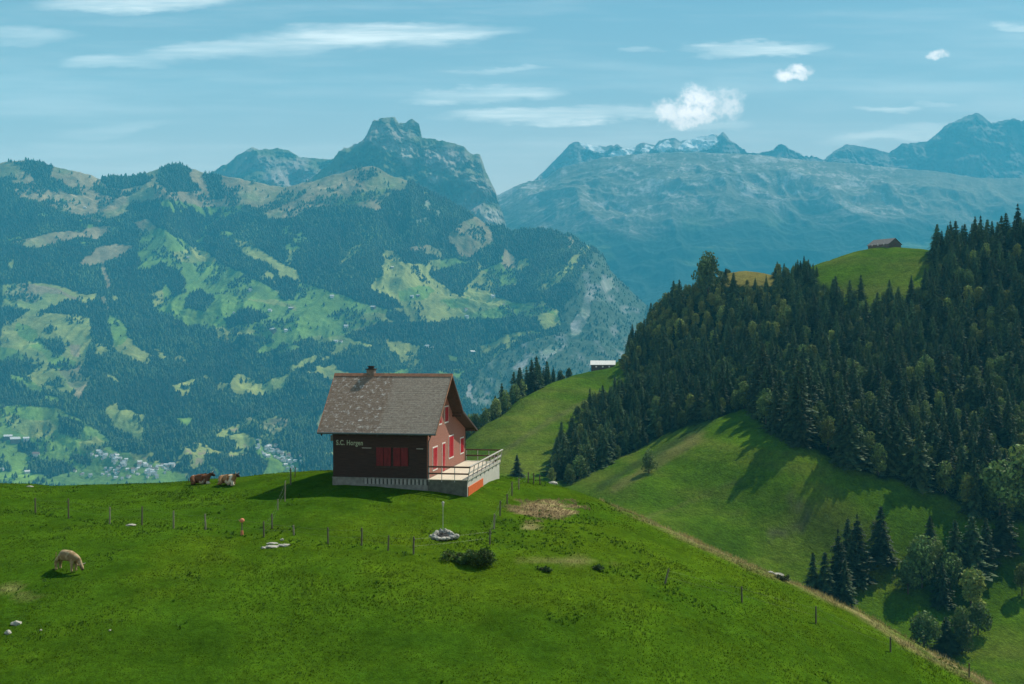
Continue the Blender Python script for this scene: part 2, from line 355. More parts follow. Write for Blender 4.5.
n1 = fbm(x / 40, y / 40, 5, 51); n2 = fbm(x / 10, y / 10, 4, 61); st = fbm(z / 2.2 + x / 60, x / 90, 3, 71)
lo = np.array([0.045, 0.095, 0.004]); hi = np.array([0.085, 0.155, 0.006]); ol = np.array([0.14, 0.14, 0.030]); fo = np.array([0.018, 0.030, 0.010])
f = np.clip(.5 + .9 * n1 + .3 * n2, 0, 1)[:, None]; c = lo * (1 - f) + hi * f
f = np.clip(.0 + .9 * n1 + .5 * st + .25 * (px < 640) + .2 * (py < 300), 0, 1)[:, None] * .75; c = c * (1 - f) + ol * f
# the old stony bank across the middle meadow and a few foot tracks
def band(pts, w, amt, colr):
    global c
    d = np.full(px.shape, 1e9)
    for (a, b) in zip(pts[:-1], pts[1:]):
        ax, ay = a; bx, by = b; t = np.clip(((px - ax) * (bx - ax) + (py - ay) * (by - ay)) / ((bx - ax) ** 2 + (by - ay) ** 2), 0, 1)
        d = np.minimum(d, np.hypot(px - ax - t * (bx - ax), py - ay - t * (by - ay)))
    k = (np.clip(1.4 - d / w + .5 * n2, 0, 1) * amt)[:, None]; c = c * (1 - k) + np.array(colr) * k
band([(600, 487), (640, 463), (680, 440), (715, 418)], 4, .6, (.035, .05, .02))
band([(615, 488), (660, 462), (700, 436)], 5, .45, (.17, .13, .06))
band([(790, 500), (808, 512), (800, 528), (770, 535)], 4, .6, (.11, .10, .06))
band([(480, 470), (520, 440), (560, 415), (600, 395)], 3, .5, (.12, .12, .045))
band([(640, 520), (700, 498), (745, 478)], 2, .4, (.13, .14, .04))
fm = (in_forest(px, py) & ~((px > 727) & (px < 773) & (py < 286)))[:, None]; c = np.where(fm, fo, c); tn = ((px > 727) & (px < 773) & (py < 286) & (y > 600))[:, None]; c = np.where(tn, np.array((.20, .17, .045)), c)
set_attr(me, 'Col', c)
M_mid = attr_mat("pasture", noises=((0.05, .2), (0.3, .25), (1.2, .25)), bump=1.0, bscale=.5, bdist=1.6, spec=0.0)
hs = link("hillside", me, None, M_mid); tag(hs, kind='structure')

# ------------------------------------------------------------------ far mountains: ridges that stand one behind the other
M_far = attr_mat("mountain_ground", noises=((0.004, .15), (0.03, .22)), bump=.6, bscale=.02, bdist=15)
def ridge(name, cpts, ypts, bpts, ybpts, nrow, amp, wl, colf, back=.35, pxr=(-90, 1115), step=1.0, ridged=True, seed=0, crest_n=1.0, shape=1.0, smw=30, smp=5, yd=0, ys=.55):
    pxs = np.arange(pxr[0], pxr[1] + .1, step); I = lambda pts: np.interp(pxs, [q[0] for q in pts], [q[1] for q in pts])
    cr, yc, bs, yb = I(cpts), I(ypts), I(bpts), I(ybpts)
    cs = np.convolve(np.pad(cr, 60, mode='edge'), np.hanning(2 * int(smw / step) + 1) / np.hanning(2 * int(smw / step) + 1).sum(), 'same')[60:-60]
    cr = cr + crest_n * fbm(pxs / 7, pxs * 0, 5, seed + 90)
    t = np.concatenate([np.linspace(0, 1, nrow), 1 + np.linspace(.04, back, max(4, int(nrow * .12)))])
    T, PX = np.meshgrid(t, pxs, indexing='ij'); Y = yb + (yc - yb) * T
    t1 = np.minimum(T, 1); PY = bs + (cs - bs) * t1 ** shape + (cr - cs) * t1 ** smp; Z = (342 - PY) / F * Y
    X = (PX - 512) / F * Y; ext = np.maximum(T - 1, 0) / max(back, 1e-6)
    Z = Z - ext ** 1.2 * (yc - yb) * back * 1.1
    env = np.clip(np.minimum(T * 4.5, (1 - np.minimum(T, 1)) * 9), 0, 1)
    warp = fbm(X / wl * .7, Y / wl * .7, 3, seed + 7) * .6
    n = fbm(X / wl + warp, Y / wl * ys + warp, 7, seed, ridged, .52)
    Z = Z + env * amp * n + np.clip(T * 6, 0, 1) * amp * .05 * fbm(X / (wl * .08), Y / (wl * .08), 4, seed + 3)
    if yd:
        k = 1 + yd * env * (fbm(X / 160, Z / 130, 6, seed + 40, gain=.6) + .25 * fbm(X / 500, Z / 90, 4, seed + 44)) / Y; X, Y, Z = X * k, Y * k, Z * k
    qx, qy = proj(X, Y, Z)
    idx = np.arange(X.size).reshape(X.shape); fc = np.stack([idx[:-1, :-1], idx[:-1, 1:], idx[1:, 1:], idx[1:, :-1]], -1).reshape(-1, 4)
    me = np_mesh(name, np.stack([X.ravel(), Y.ravel(), Z.ravel()], 1), fc, True)
    gy, gx = np.gradient(Z); slope = np.abs(gy) / (np.abs(np.gradient(Y)[0]) + 1)
    c = colf(X, Y, Z, qx, qy, n, slope); set_attr(me, 'Col', c.reshape(-1, 3))
    o = link(name, me, None, M_far); tag(o, kind='structure')
    return dict(X=X, Y=Y, Z=Z, px=qx, py=qy, T=T, pxs=pxs)

G, B, TN, RK, CL = (.155, .25, .035), (.30, .235, .125), (.28, .30, .075), (.33, .31, .28), (.075, .10, .055)
FOR_G = np.array((.010, .020, .008))
patches = [
 (CL, [(470, 405), (480, 370), (500, 352), (520, 345), (560, 332), (565, 305), (580, 277), (594, 252), (604, 256), (620, 280), (648, 304), (640, 420)]),
 (B, [(-60, 160), (0, 160), (32, 155), (60, 160), (100, 172), (130, 170), (160, 160), (190, 160), (228, 170), (228, 207), (200, 205), (165, 199), (130, 204), (128, 212), (100, 222), (70, 214), (30, 199), (0, 196), (-60, 200)]),
 (TN, [(4, 284), (40, 282), (86, 294), (92, 342), (80, 372), (55, 370), (20, 360), (0, 350)]), (G, [(-60, 402), (60, 408), (108, 438), (150, 468), (150, 486), (-60, 486)]), (B, [(58, 366), (80, 366), (86, 392), (80, 402), (70, 385)]),
 (TN, [(300, 300), (330, 290), (372, 292), (380, 276), (400, 262), (430, 262), (452, 262), (480, 262), (512, 262), (518, 285), (535, 298), (560, 310), (562, 324), (545, 330), (535, 318), (500, 314), (470, 316), (440, 322), (400, 320), (380, 322), (345, 336), (318, 336), (300, 322)]),
 (G, [(150, 300), (170, 290), (230, 300), (300, 300), (320, 335), (290, 345), (230, 330), (190, 325), (160, 312)]),
 (B, [(32, 158), (45, 163), (60, 167), (80, 171), (95, 177), (107, 184), (100, 187), (85, 184), (72, 180), (60, 176), (48, 174), (40, 176), (34, 170)]),
 (B, [(12, 192), (20, 182), (38, 186), (60, 190), (85, 189), (100, 191), (115, 195), (127, 204), (129, 211), (112, 212), (95, 218), (75, 212), (50, 205), (35, 197), (20, 196)]),
 (B, [(8, 243), (30, 238), (60, 232), (90, 228), (110, 226), (112, 232), (95, 240), (75, 236), (60, 242), (40, 248), (30, 248)]),
 (B, [(78, 262), (95, 250), (115, 243), (133, 245), (135, 252), (120, 257), (100, 263), (85, 266)]), (B, [(113, 186), (128, 186), (128, 193), (120, 193)]),
 (B, [(133, 222), (148, 220), (158, 228), (150, 238), (140, 232)]), (B, [(36, 150), (33, 176), (38, 190), (28, 182)]),
 (G, [(139, 245), (145, 232), (160, 228), (185, 241), (200, 255), (215, 262), (240, 272), (252, 280), (275, 290), (285, 300), (300, 303), (310, 315), (315, 325), (300, 330), (290, 325), (270, 315), (255, 313), (245, 318), (225, 325), (205, 328), (190, 322), (175, 318), (160, 305), (150, 300), (162, 290), (165, 285), (180, 290), (185, 283), (180, 272), (160, 262), (150, 268), (139, 268)]),
 (TN, [(170, 252), (195, 247), (205, 252), (220, 262), (200, 262), (180, 262)]), (TN, [(240, 298), (280, 300), (300, 306), (310, 318), (290, 306), (262, 302)]),
 (TN, [(215, 328), (240, 326), (262, 330), (255, 333), (240, 335), (230, 344), (218, 338)]), (G, [(245, 326), (262, 320), (295, 325), (298, 335), (290, 340), (262, 333)]),
 (G, [(255, 352), (270, 343), (285, 340), (280, 345), (262, 353)]), (G, [(272, 352), (290, 345), (300, 347), (290, 353)]), (TN, [(286, 366), (300, 362), (316, 355), (318, 360), (305, 366), (290, 369)]),
 (B, [(5, 292), (22, 282), (45, 285), (62, 292), (80, 297), (78, 301), (65, 296), (45, 293), (42, 297), (35, 304), (22, 302), (10, 298)]), (TN, [(33, 305), (55, 303), (70, 303), (68, 307), (50, 310), (36, 312)]),
 (TN, [(40, 322), (60, 315), (75, 318), (88, 328), (82, 342), (70, 338), (55, 338), (40, 332)]), (G, [(14, 322), (25, 325), (38, 330), (38, 342), (28, 342), (14, 330)]),
 (G, [(28, 345), (40, 343), (60, 355), (75, 362), (74, 370), (55, 368), (45, 355)]), (G, [(0, 347), (14, 350), (22, 356), (35, 364), (20, 360), (-60, 360), (-60, 350)]), (B, [(68, 345), (82, 345), (80, 357), (72, 355)]),
 (G, [(108, 315), (120, 320), (128, 332), (126, 342), (115, 346), (112, 335), (106, 325)]), (TN, [(150, 292), (160, 290), (163, 300), (155, 308)]), (B, [(99, 262), (103, 262), (110, 285), (106, 290)]), (B, [(101, 298), (105, 297), (109, 312), (105, 312)]),
 (G, [(12, 375), (25, 378), (45, 390), (42, 394), (25, 388), (15, 382)]), (G, [(45, 395), (60, 398), (58, 403), (46, 402)]), (B, [(75, 385), (88, 380), (92, 378), (86, 392), (84, 400), (78, 396)]), (B, [(60, 370), (72, 370), (75, 380), (65, 380)]),
 (TN, [(100, 370), (115, 376), (118, 382), (108, 376)]), (TN, [(5, 417), (15, 416), (35, 422), (50, 420), (58, 427), (50, 436), (38, 440), (25, 436), (15, 430), (5, 422)]),
 (G, [(-60, 424), (12, 426), (18, 438), (35, 445), (45, 438), (60, 446), (75, 452), (80, 456), (60, 450), (40, 448), (20, 440), (-60, 438)]), (G, [(5, 446), (18, 448), (30, 460), (25, 465), (12, 458)]), (G, [(40, 452), (55, 447), (62, 455), (62, 462), (50, 460)]),
 (TN, [(78, 442), (95, 435), (107, 446), (105, 452), (88, 455), (80, 448)]), (TN, [(103, 413), (110, 406), (117, 401), (118, 410), (127, 410), (143, 415), (144, 425), (143, 437), (146, 443), (135, 441), (128, 434), (116, 430), (110, 420)]),
 (TN, [(128, 452), (140, 455), (150, 462), (160, 460), (160, 468), (145, 466), (135, 462)]), (G, [(45, 486), (60, 472), (75, 480), (82, 486)]), (G, [(-60, 472), (10, 472), (12, 486), (-60, 486)]), (G, [(142, 486), (150, 476), (165, 470), (185, 474), (197, 486)]), (G, [(85, 470), (105, 470), (105, 478), (88, 478)]),
 (TN, [(172, 385), (190, 379), (194, 378), (188, 390), (186, 396), (178, 396)]), (G, [(175, 418), (191, 418), (190, 422), (186, 430), (180, 426)]), (TN, [(214, 430), (228, 427), (230, 436), (242, 432), (255, 438), (262, 440), (262, 445), (250, 447), (240, 442), (228, 438), (218, 437)]),
 (G, [(250, 445), (260, 446), (298, 462), (300, 480), (262, 480), (268, 462)]), (G, [(207, 462), (215, 468), (225, 480), (212, 472)]), (G, [(84, 452), (108, 450), (135, 460), (170, 466), (176, 478), (110, 480), (88, 464)]),
 (B, [(218, 150), (240, 170), (265, 172), (300, 177), (320, 160), (372, 140), (398, 160), (412, 178), (410, 184), (405, 188), (392, 192), (385, 200), (378, 211), (362, 206), (345, 205), (320, 207), (303, 212), (290, 218), (270, 218), (262, 212), (250, 205), (235, 205), (225, 208), (222, 195), (217, 180)]),
 (TN, [(395, 184), (370, 200), (350, 204), (330, 206), (345, 198), (370, 192)]),
 (B, [(165, 190), (180, 196), (200, 200), (225, 200), (225, 206), (205, 207), (185, 203), (165, 197)]), (B, [(190, 173), (210, 168), (206, 180), (205, 195), (198, 190)]),
 (TN, [(232, 238), (245, 241), (260, 250), (270, 258), (285, 265), (300, 272), (320, 285), (320, 292), (300, 283), (285, 275), (280, 280), (275, 270), (262, 262), (245, 255)]),
 (RK, [(415, 219), (425, 217), (424, 223), (416, 223)]), (RK, [(434, 208), (441, 212), (438, 219)]), (RK, [(424, 203), (430, 200), (430, 212), (426, 212)]), (RK, [(398, 208), (401, 212), (399, 220)]),
 (B, [(448, 238), (462, 222), (480, 214), (492, 232), (495, 242), (480, 250), (470, 258), (462, 256), (455, 248), (448, 242)]), (TN, [(345, 258), (352, 247), (362, 244), (360, 250), (350, 260), (342, 264)]),
 (TN, [(375, 250), (395, 250), (402, 262), (420, 265), (440, 258), (440, 262), (428, 270), (425, 278), (412, 282), (400, 290), (395, 300), (385, 305), (375, 300), (372, 285), (378, 275), (382, 262), (378, 255)]),
 (B, [(408, 248), (430, 244), (445, 250), (442, 258), (430, 255), (412, 253)]), (G, [(440, 260), (455, 258), (470, 264), (475, 270), (455, 270), (440, 274)]),
 (TN, [(390, 300), (400, 288), (425, 280), (440, 282), (450, 293), (460, 297), (465, 290), (480, 280), (500, 282), (505, 292), (500, 300), (490, 303), (480, 300), (470, 312), (455, 320), (440, 322), (420, 318), (405, 322), (395, 312)]),
 (G, [(398, 290), (430, 284), (436, 292), (420, 300), (400, 300)]), (G, [(440, 300), (470, 298), (472, 308), (450, 308)]),
 (G, [(320, 285), (340, 292), (360, 300), (380, 306), (392, 306), (392, 310), (385, 320), (370, 325), (355, 328), (345, 335), (325, 338), (312, 330), (300, 318), (296, 300), (300, 284)]),
 (TN, [(355, 318), (365, 313), (385, 313), (393, 318), (385, 320), (365, 320)]), (TN, [(320, 338), (345, 336), (360, 343), (375, 346), (370, 348), (350, 344), (325, 342)]),
 (TN, [(385, 341), (400, 341), (415, 345), (410, 352), (405, 358), (395, 352)]), (G, [(395, 373), (408, 366), (410, 375), (385, 377), (380, 373)]), (G, [(435, 372), (448, 368), (465, 370), (462, 382), (455, 380), (440, 375)]), (G, [(448, 354), (460, 356), (458, 362), (450, 360)]),
 (G, [(500, 305), (515, 300), (530, 306), (545, 305), (558, 312), (560, 322), (550, 328), (540, 326), (530, 318), (515, 316), (500, 318), (490, 320), (480, 325), (460, 325), (455, 320), (480, 312)]), (TN, [(532, 310), (556, 313), (560, 322), (550, 328), (540, 326)]),
 (TN, [(480, 345), (495, 340), (510, 332), (530, 330), (543, 333), (530, 336), (510, 338), (495, 348), (485, 355), (480, 352)]),
 (G, [(486, 270), (495, 262), (500, 255), (510, 258), (515, 270), (515, 282), (505, 290), (490, 280)]), (B, [(500, 262), (505, 248), (515, 258), (515, 268), (505, 270)]),
 (TN, [(535, 290), (550, 280), (565, 265), (575, 255), (585, 243), (590, 248), (580, 258), (572, 272), (560, 280), (552, 288), (538, 292)]), (B, [(560, 235), (572, 235), (575, 245), (570, 250), (568, 240)]),
 (RK, [(598, 282), (612, 278), (615, 288), (605, 294)]), (RK, [(572, 325), (585, 300), (590, 290), (594, 300), (588, 318), (580, 335), (572, 338)]), (RK, [(540, 355), (560, 338), (562, 346), (545, 362)]), (RK, [(512, 367), (527, 358), (522, 372)]), (RK, [(466, 398), (471, 375), (474, 400)])]
groves = [[(26, 158), (53, 160), (52, 180), (40, 190), (31, 178)], [(-60, 174), (10, 178), (16, 196), (0, 204), (-60, 204)], [(98, 176), (140, 170), (152, 181), (130, 190), (108, 188)], [(60, 180), (72, 188), (82, 196), (64, 192)], [(160, 166), (196, 163), (190, 178), (202, 190), (170, 193), (158, 182)], [(205, 172), (222, 174), (223, 198), (210, 200)], [(47, 173), (63, 184), (56, 192), (45, 187)], [(95, 186), (122, 192), (118, 198), (96, 192)],
 [(70, 300), (86, 304), (90, 318), (74, 314), (40, 313), (46, 309)], [(36, 340), (62, 338), (66, 352), (58, 356), (44, 346)], [(0, 306), (30, 310), (12, 320), (0, 318)], [(60, 415), (86, 424), (80, 438), (58, 432)], [(18, 440), (36, 444), (38, 458), (20, 452)], [(30, 460), (60, 462), (78, 470), (50, 478), (28, 474)], [(-60, 450), (8, 462), (12, 472), (-60, 474)], [(72, 455), (92, 458), (90, 466), (72, 462)], [(100, 430), (120, 445), (135, 452), (118, 452)],
 [(430, 272), (448, 267), (481, 261), (479, 275), (466, 286), (462, 297), (452, 293), (440, 283)], [(362, 243), (386, 238), (382, 275), (376, 279), (370, 262), (358, 255)], [(402, 255), (418, 251), (430, 256), (428, 265), (405, 264)],
 [(296, 258), (330, 262), (355, 278), (372, 290), (395, 299), (403, 306), (392, 310), (360, 302), (335, 292), (300, 283)], [(480, 250), (498, 240), (501, 262), (484, 271)], [(372, 325), (440, 321), (500, 318), (536, 319), (542, 330), (500, 335), (470, 346), (400, 341), (380, 333)],
 [(185, 298), (200, 289), (215, 300), (205, 312), (185, 308)], [(225, 318), (250, 308), (270, 315), (250, 324), (228, 328)], [(388, 310), (402, 311), (408, 318), (396, 322), (386, 317)], [(494, 288), (512, 284), (540, 292), (540, 303), (515, 303), (498, 298)], [(166, 286), (178, 284), (186, 292), (172, 296)]]
def patch_of(px, py, X, Y):
    """-1 forest, else index of the patch a place of the mountain belongs to"""
    jx = px + 4.5 * fbm(X / 90, Y / 90, 5, 101, gain=.65); jy = py + 2.6 * fbm(X / 110, Y / 110, 5, 111, gain=.65)
    k = np.full(px.shape, -1); g = fbm(X / 170, Y / 170, 5, 161, gain=.6); k[(g > .44)] = 2; k[(g > .31) & (py > 330)] = 2; k[(g > .40) & (py > 400)] = 1; k[(g > .30) & (py < 250) & (px < 340)] = 3
    for i, (cc, poly) in enumerate(patches): k[inpoly(jx, jy, poly)] = i
    for poly in groves: k[inpoly(jx, jy, poly)] = -1
    return k
def near_col(X, Y, Z, px, py, n, slope):
    k = patch_of(px, py, X, Y); c = np.empty(X.shape + (3,)); c[:] = FOR_G
    for i, (cc, poly) in enumerate(patches): c[k == i] = cc
    mg = np.clip(.1 + 1.4 * fbm(X / 200, Y / 260, 5, 125, gain=.6), 0, .55)[..., None] * (k > 0)[..., None]; c = c * (1 - mg) + np.array((.10, .165, .045)) * mg; f = (1 + .55 * fbm(X / 130, Y / 130, 5, 121))[..., None]; cl = (k == 0)[..., None]
    rk = np.clip(fbm(X / 60 + Z / 300, Z / 60, 4, 131) * 2.2 - .25, 0, 1)[..., None]
    return np.where(cl, c * (1 - rk * .8) + np.array((.26, .25, .23)) * rk * .8, c * f)
L1 = ridge("mountain", [(-90, 170), (0, 163), (12, 161), (32, 160), (60, 168), (80, 172), (100, 179), (115, 176), (130, 177), (150, 172), (165, 167), (178, 163), (190, 168), (210, 174), (220, 175), (245, 180), (270, 185), (285, 187), (310, 182), (325, 177), (345, 172), (362, 167), (372, 165), (380, 169), (388, 175), (398, 178), (412, 182), (425, 190), (440, 197), (455, 204), (470, 213), (482, 222), (492, 226), (501, 224), (510, 230), (522, 229), (540, 227), (555, 230), (571, 235), (580, 241), (592, 246), (603, 256), (610, 270), (620, 281), (638, 297), (648, 306), (665, 340), (690, 420), (720, 480), (1115, 520)],
   [(-90, 6600), (200, 6900), (400, 6900), (643, 6300), (1115, 6000)],
   [(-90, 560), (400, 560), (640, 560), (1115, 560)], [(-90, 3300), (300, 3500), (1115, 3700)], 480, 170, 900, near_col, seed=200, crest_n=.8, smw=90, smp=4)
def peak_col(X, Y, Z, px, py, n, slope):
    rk = np.array((.32, .28, .24)); gr = np.array((.11, .13, .05)); pale = np.array((.52, .46, .40)); sc_ = fbm(X / 220, Z / 180, 5, 301); f = np.clip(.5 + 1.8 * fbm(X / 350 + Z / 900, Z / 160, 5, 311), 0, 1)[..., None]
    c = rk * f + gr * (1 - f); g = np.clip(sc_ * 3 - .8, 0, 1)[..., None] * .7; return c * (1 - g) + pale * g
ridge("mountain_peak", [(200, 185), (222, 172), (240, 154), (252, 147), (262, 150), (278, 148), (288, 151), (300, 157), (330, 160), (345, 166), (400, 190)], [(0, 10200), (1000, 10200)], [(0, 230), (1000, 230)], [(0, 9000), (1000, 9000)], 110, 190, 800, peak_col, pxr=(190, 400), step=.7, seed=330, crest_n=1.2, smw=20, smp=3, yd=170)
ridge("mountain_peak", [(290, 195), (320, 172), (335, 160), (345, 153), (354, 147), (364, 142), (368, 134), (371, 128), (377, 125.5), (381, 120), (384, 118), (395, 118), (399, 124), (406, 121), (412, 119), (419, 124), (422, 137.5), (433, 139), (448, 142), (464, 147), (473, 154), (480, 155), (486, 172), (496, 192), (503, 220), (512, 260), (520, 300)],
   [(0, 8700), (1000, 8700)], [(0, 300), (1000, 300)], [(0, 7700), (1000, 7700)], 280, 240, 560, peak_col, pxr=(285, 519), step=.6, seed=360, crest_n=1.3, smw=14, smp=2.5, yd=200)
def plat_col(X, Y, Z, px, py, n, slope):
    rk = np.array((.56, .50, .45)); gr = np.array((.22, .20, .14)); fo = np.array((.022, .04, .024)); md = np.array((.11, .16, .06))
    a = np.clip((py - 200) / 35 + .9 * fbm(X / 900, Y / 900, 4, 401), 0, 1)[..., None]
    r = np.clip((.6 * fbm(X / 260, Y / 80, 6, 411, False, .75) + .6 * fbm(X / 60, Y / 70, 5, 417, False, .85)) * 3.6 + .1 - .8 * np.clip(.2 - fbm(X / 1500, Y / 1500, 3, 415), 0, 1), 0, 1)[..., None] * np.clip(1.2 - np.clip((px - 880) / 60, 0, .8), 0, 1)[..., None]
    up = gr * (1 - r) + rk * r; m = np.clip(fbm(X / 600, Y / 260, 5, 421) * 4.5 - .5 + np.clip((640 - px) / 150, -.5, .6), 0, 1)[..., None] * np.clip((py - 200) / 40, 0, 1)[..., None]
    lowr = fo * (1 - m) + md * m; return up * (1 - a) + lowr * a
ridge("plateau", [(440, 215), (495, 196), (520, 184), (545, 178), (560, 168), (600, 158), (640, 154), (680, 152), (720, 153), (760, 155), (800, 160), (840, 163), (870, 165), (900, 168), (940, 172), (980, 178), (1024, 178), (1115, 182)], [(0, 11600), (1115, 11300)], [(0, 420), (1115, 420)], [(0, 8200), (1115, 8200)], 380, 120, 900, plat_col, pxr=(440, 1115), step=1.0, seed=430, crest_n=.7, shape=.8, ridged=True, ys=1.6)
def farp_col(X, Y, Z, px, py, n, slope):
    rk = np.array((.21, .19, .17)); pale = np.array((.42, .40, .37)); f = np.clip(fbm(X / 400, Z / 260, 5, 501) * 2.5 - .1, 0, 1)[..., None] * np.clip(1.1 - np.clip((px - 720) / 60, 0, .9), 0, 1)[..., None]
    c = rk * (1 - f) + pale * f; jy = py + 2.5 * fbm(X / 150, Z / 100, 4, 511)
    for poly in ([(640, 150), (646, 144), (654, 147), (648, 153)], [(678, 149), (688, 139), (700, 135), (714, 133), (719, 142), (708, 149), (690, 152)], [(608, 154), (620, 148), (636, 146), (634, 153), (620, 158)], [(578, 141), (600, 146), (608, 153), (586, 150)], [(655, 148), (668, 140), (672, 147), (662, 153)]): c = np.where(inpoly(px, jy, poly)[..., None], np.array((.86, .88, .9)), c)
    return c
ridge("mountain_range", [(500, 215), (538, 177), (555, 160), (569, 145), (575, 142), (597, 146), (606, 147), (612, 145), (620, 150), (632, 147), (643, 142), (655, 145), (659, 140.5), (674, 137), (681, 141), (690, 139), (700, 136), (714, 134.5), (718, 136), (723, 131), (730, 141), (740, 151), (747, 153), (765, 152), (776, 149), (786, 148), (795, 154), (801, 158), (824, 160), (836, 150), (845, 145), (867, 147), (889, 153), (902, 144), (914, 143), (928, 141), (938, 133), (949, 123), (965, 117), (978, 113), (991, 123), (1000, 121), (1013, 119), (1024, 122), (1060, 128), (1115, 140)],
   [(0, 13400), (1115, 13400)], [(0, 260), (1115, 260)], [(0, 12000), (1115, 12000)], 170, 260, 900, farp_col, pxr=(500, 1115), step=.8, seed=530, crest_n=1.4, smw=18, smp=3, yd=170)
# valley floor: one sheet under everything
me = np_mesh("valley_ground", [(-9500, -800, -1500), (9500, -800, -1500), (9500, 14000, -1500), (-9500, 14000, -1500)], [(0, 1, 2, 3)]); set_attr(me, 'Col', np.tile((.05, .09, .03), (4, 1)))
tag(link("valley_ground", me, None, M_far), kind='structure')

# ------------------------------------------------------------------ trees
def spruce_proto(h, r, seed, whorls=20, per=9, sub=7, lean=0.0):
    """layered drooping branches of a conifer as many small needle sprays: returns (verts, faces, colours)"""
    rr = np.random.default_rng(seed); V = []; C = []
    for w in range(whorls):
        t = (w + rr.uniform(-.3, .3)) / whorls; t = max(t, 0.0); zc = h * (.07 + .93 * t)
        rad = r * (1 - t) ** .82 * rr.uniform(.78, 1.12) + .12
        nb = max(4, int(per * (1 - .5 * t)))
        a0 = rr.uniform(0, 6.28)
        for b in range(nb):
            a = a0 + b * 6.283 / nb + rr.uniform(-.3, .3); L_ = rad * rr.uniform(.7, 1.12); dr = rr.uniform(.25, .5) * L_
            ca, sa = math.cos(a), math.sin(a); tone = rr.uniform(.75, 1.25)
            for k in range(sub):
                s = (k + .6) / sub; x = L_ * s; zz = zc - dr * s ** 1.3 + rr.uniform(-.1, .1) * h / whorls
                wd = (.26 + .34 * (1 - s)) * L_ * .8 + .14; ln = L_ / sub * 1.5
                p = np.array([x * ca, x * sa, zz]); q = np.array([-sa, ca, 0.]); o = np.array([ca, sa, -.35])
                tl = rr.uniform(-.5, .5)
                V += [p - q * wd + [0, 0, -.25 * wd + tl * .3], p + q * wd + [0, 0, -.25 * wd - tl * .3], p + o * ln + [0, 0, rr.uniform(-.2, .2)]]
                hg = rr.uniform(.4, .8) * h / whorls * 1.6
                V += [p - q * wd * .5, p + q * wd * .5, p + o * ln * .3 + [0, 0, -hg]]
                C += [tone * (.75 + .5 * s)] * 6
    V += [np.array([.1, 0, h * .9]), np.array([-.1, .08, h * .9]), np.array([0, 0, h * 1.03])]; C += [1.] * 3
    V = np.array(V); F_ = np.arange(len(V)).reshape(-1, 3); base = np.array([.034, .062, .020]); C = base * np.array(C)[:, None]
    V[:, 0] += lean * V[:, 2]
    return V, F_, C
def leaf_proto(h, r, seed, n=2200, base=(.115, .165, .036), lobes=14, size=.5):
    rr = np.random.default_rng(seed); V = []; C = []; cs = []
    for i in range(lobes):
        a = rr.uniform(0, 6.28); t = rr.uniform(.0, 1); zc = h * (.16 + .66 * t); k = r * (1 - abs(t - .3) * .9) * rr.uniform(.15, .75)
        cs.append((np.array([k * math.cos(a), k * math.sin(a), zc]), r * rr.uniform(.30, .52), rr.uniform(.75, 1.3)))
    cs.append((np.array([0, 0, h * .82]), r * .42, 1.1))
    for i in range(n):
        c, rad, tone = cs[rr.integers(len(cs))]; d = rr.normal(size=3); d /= np.linalg.norm(d) + 1e-9
        p = c + d * rad * rr.uniform(.55, 1.08) ** .6 * np.array([1, 1, .85]); u = rr.normal(size=3); u /= np.linalg.norm(u); v = np.cross(d + .5 * rr.normal(size=3), u); v /= np.linalg.norm(v) + 1e-9
        s = size * rr.uniform(.5, 1.2); V += [p - u * s * .6, p + u * s * .6, p + v * s]; C += [tone * rr.uniform(.75, 1.3)] * 3
    V = np.array(V); return V, np.arange(len(V)).reshape(-1, 3), np.array(base) * np.array(C)[:, None]
M_needle = attr_mat("conifer_foliage", rough=.75, noises=((.6, .25),), translucent=.12, objrand=.42, spec=.2)
M_leaf = attr_mat("leaf_foliage", rough=.7, noises=((.8, .25),), translucent=.22, objrand=.4, spec=.2)
M_bark = mat("bark", (.09, .065, .045), .9, .3, 6, .5, 20)
def trunk(h, r, name="trunk", limbs=0, seed=0):
    m = MB(); m.tube((0, 0, -.6), (0, 0, h * .5), r, r * .6, 7).tube((0, 0, h * .5), (0, 0, h * .95), r * .6, r * .12, 6); rr = random.Random(seed)
    for i in range(limbs):
        a = rr.uniform(0, 6.28); z0 = h * rr.uniform(.2, .5); m.tube((0, 0, z0), (math.cos(a) * h * .25, math.sin(a) * h * .25, z0 + h * .25), r * .45, r * .1, 5)
    return m
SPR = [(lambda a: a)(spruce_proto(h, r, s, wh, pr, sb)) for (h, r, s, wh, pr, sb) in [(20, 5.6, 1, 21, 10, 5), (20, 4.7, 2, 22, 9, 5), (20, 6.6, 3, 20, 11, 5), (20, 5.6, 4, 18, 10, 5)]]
LEF = [leaf_proto(12, 5.0, 11, 1700, lobes=15, size=.75), leaf_proto(12, 4.2, 12, 1500, (.175, .215, .042), 12, .75), leaf_proto(12, 5.4, 13, 1800, (.085, .135, .032), 17, .75)]  # second leaf colour is brightened and yellowed to stand for sunlight
def proto_tree(kind, i):
    V_, F_, C_ = (SPR if kind == 'spruce_tree' else LEF)[i]
    root = empty(kind); me = np_mesh("crown", V_, F_); set_attr(me, 'Col', C_)
    cr = link("crown", me, root, M_needle if kind == 'spruce_tree' else M_leaf)
    tk = (trunk(20, .32) if kind == 'spruce_tree' else trunk(12, .3, limbs=6, seed=i)).build("trunk", M_bark, root)
    return root
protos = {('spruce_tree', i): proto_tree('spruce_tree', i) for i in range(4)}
protos.update({('broadleaf_tree', i): proto_tree('broadleaf_tree', i) for i in range(3)})
used = set()
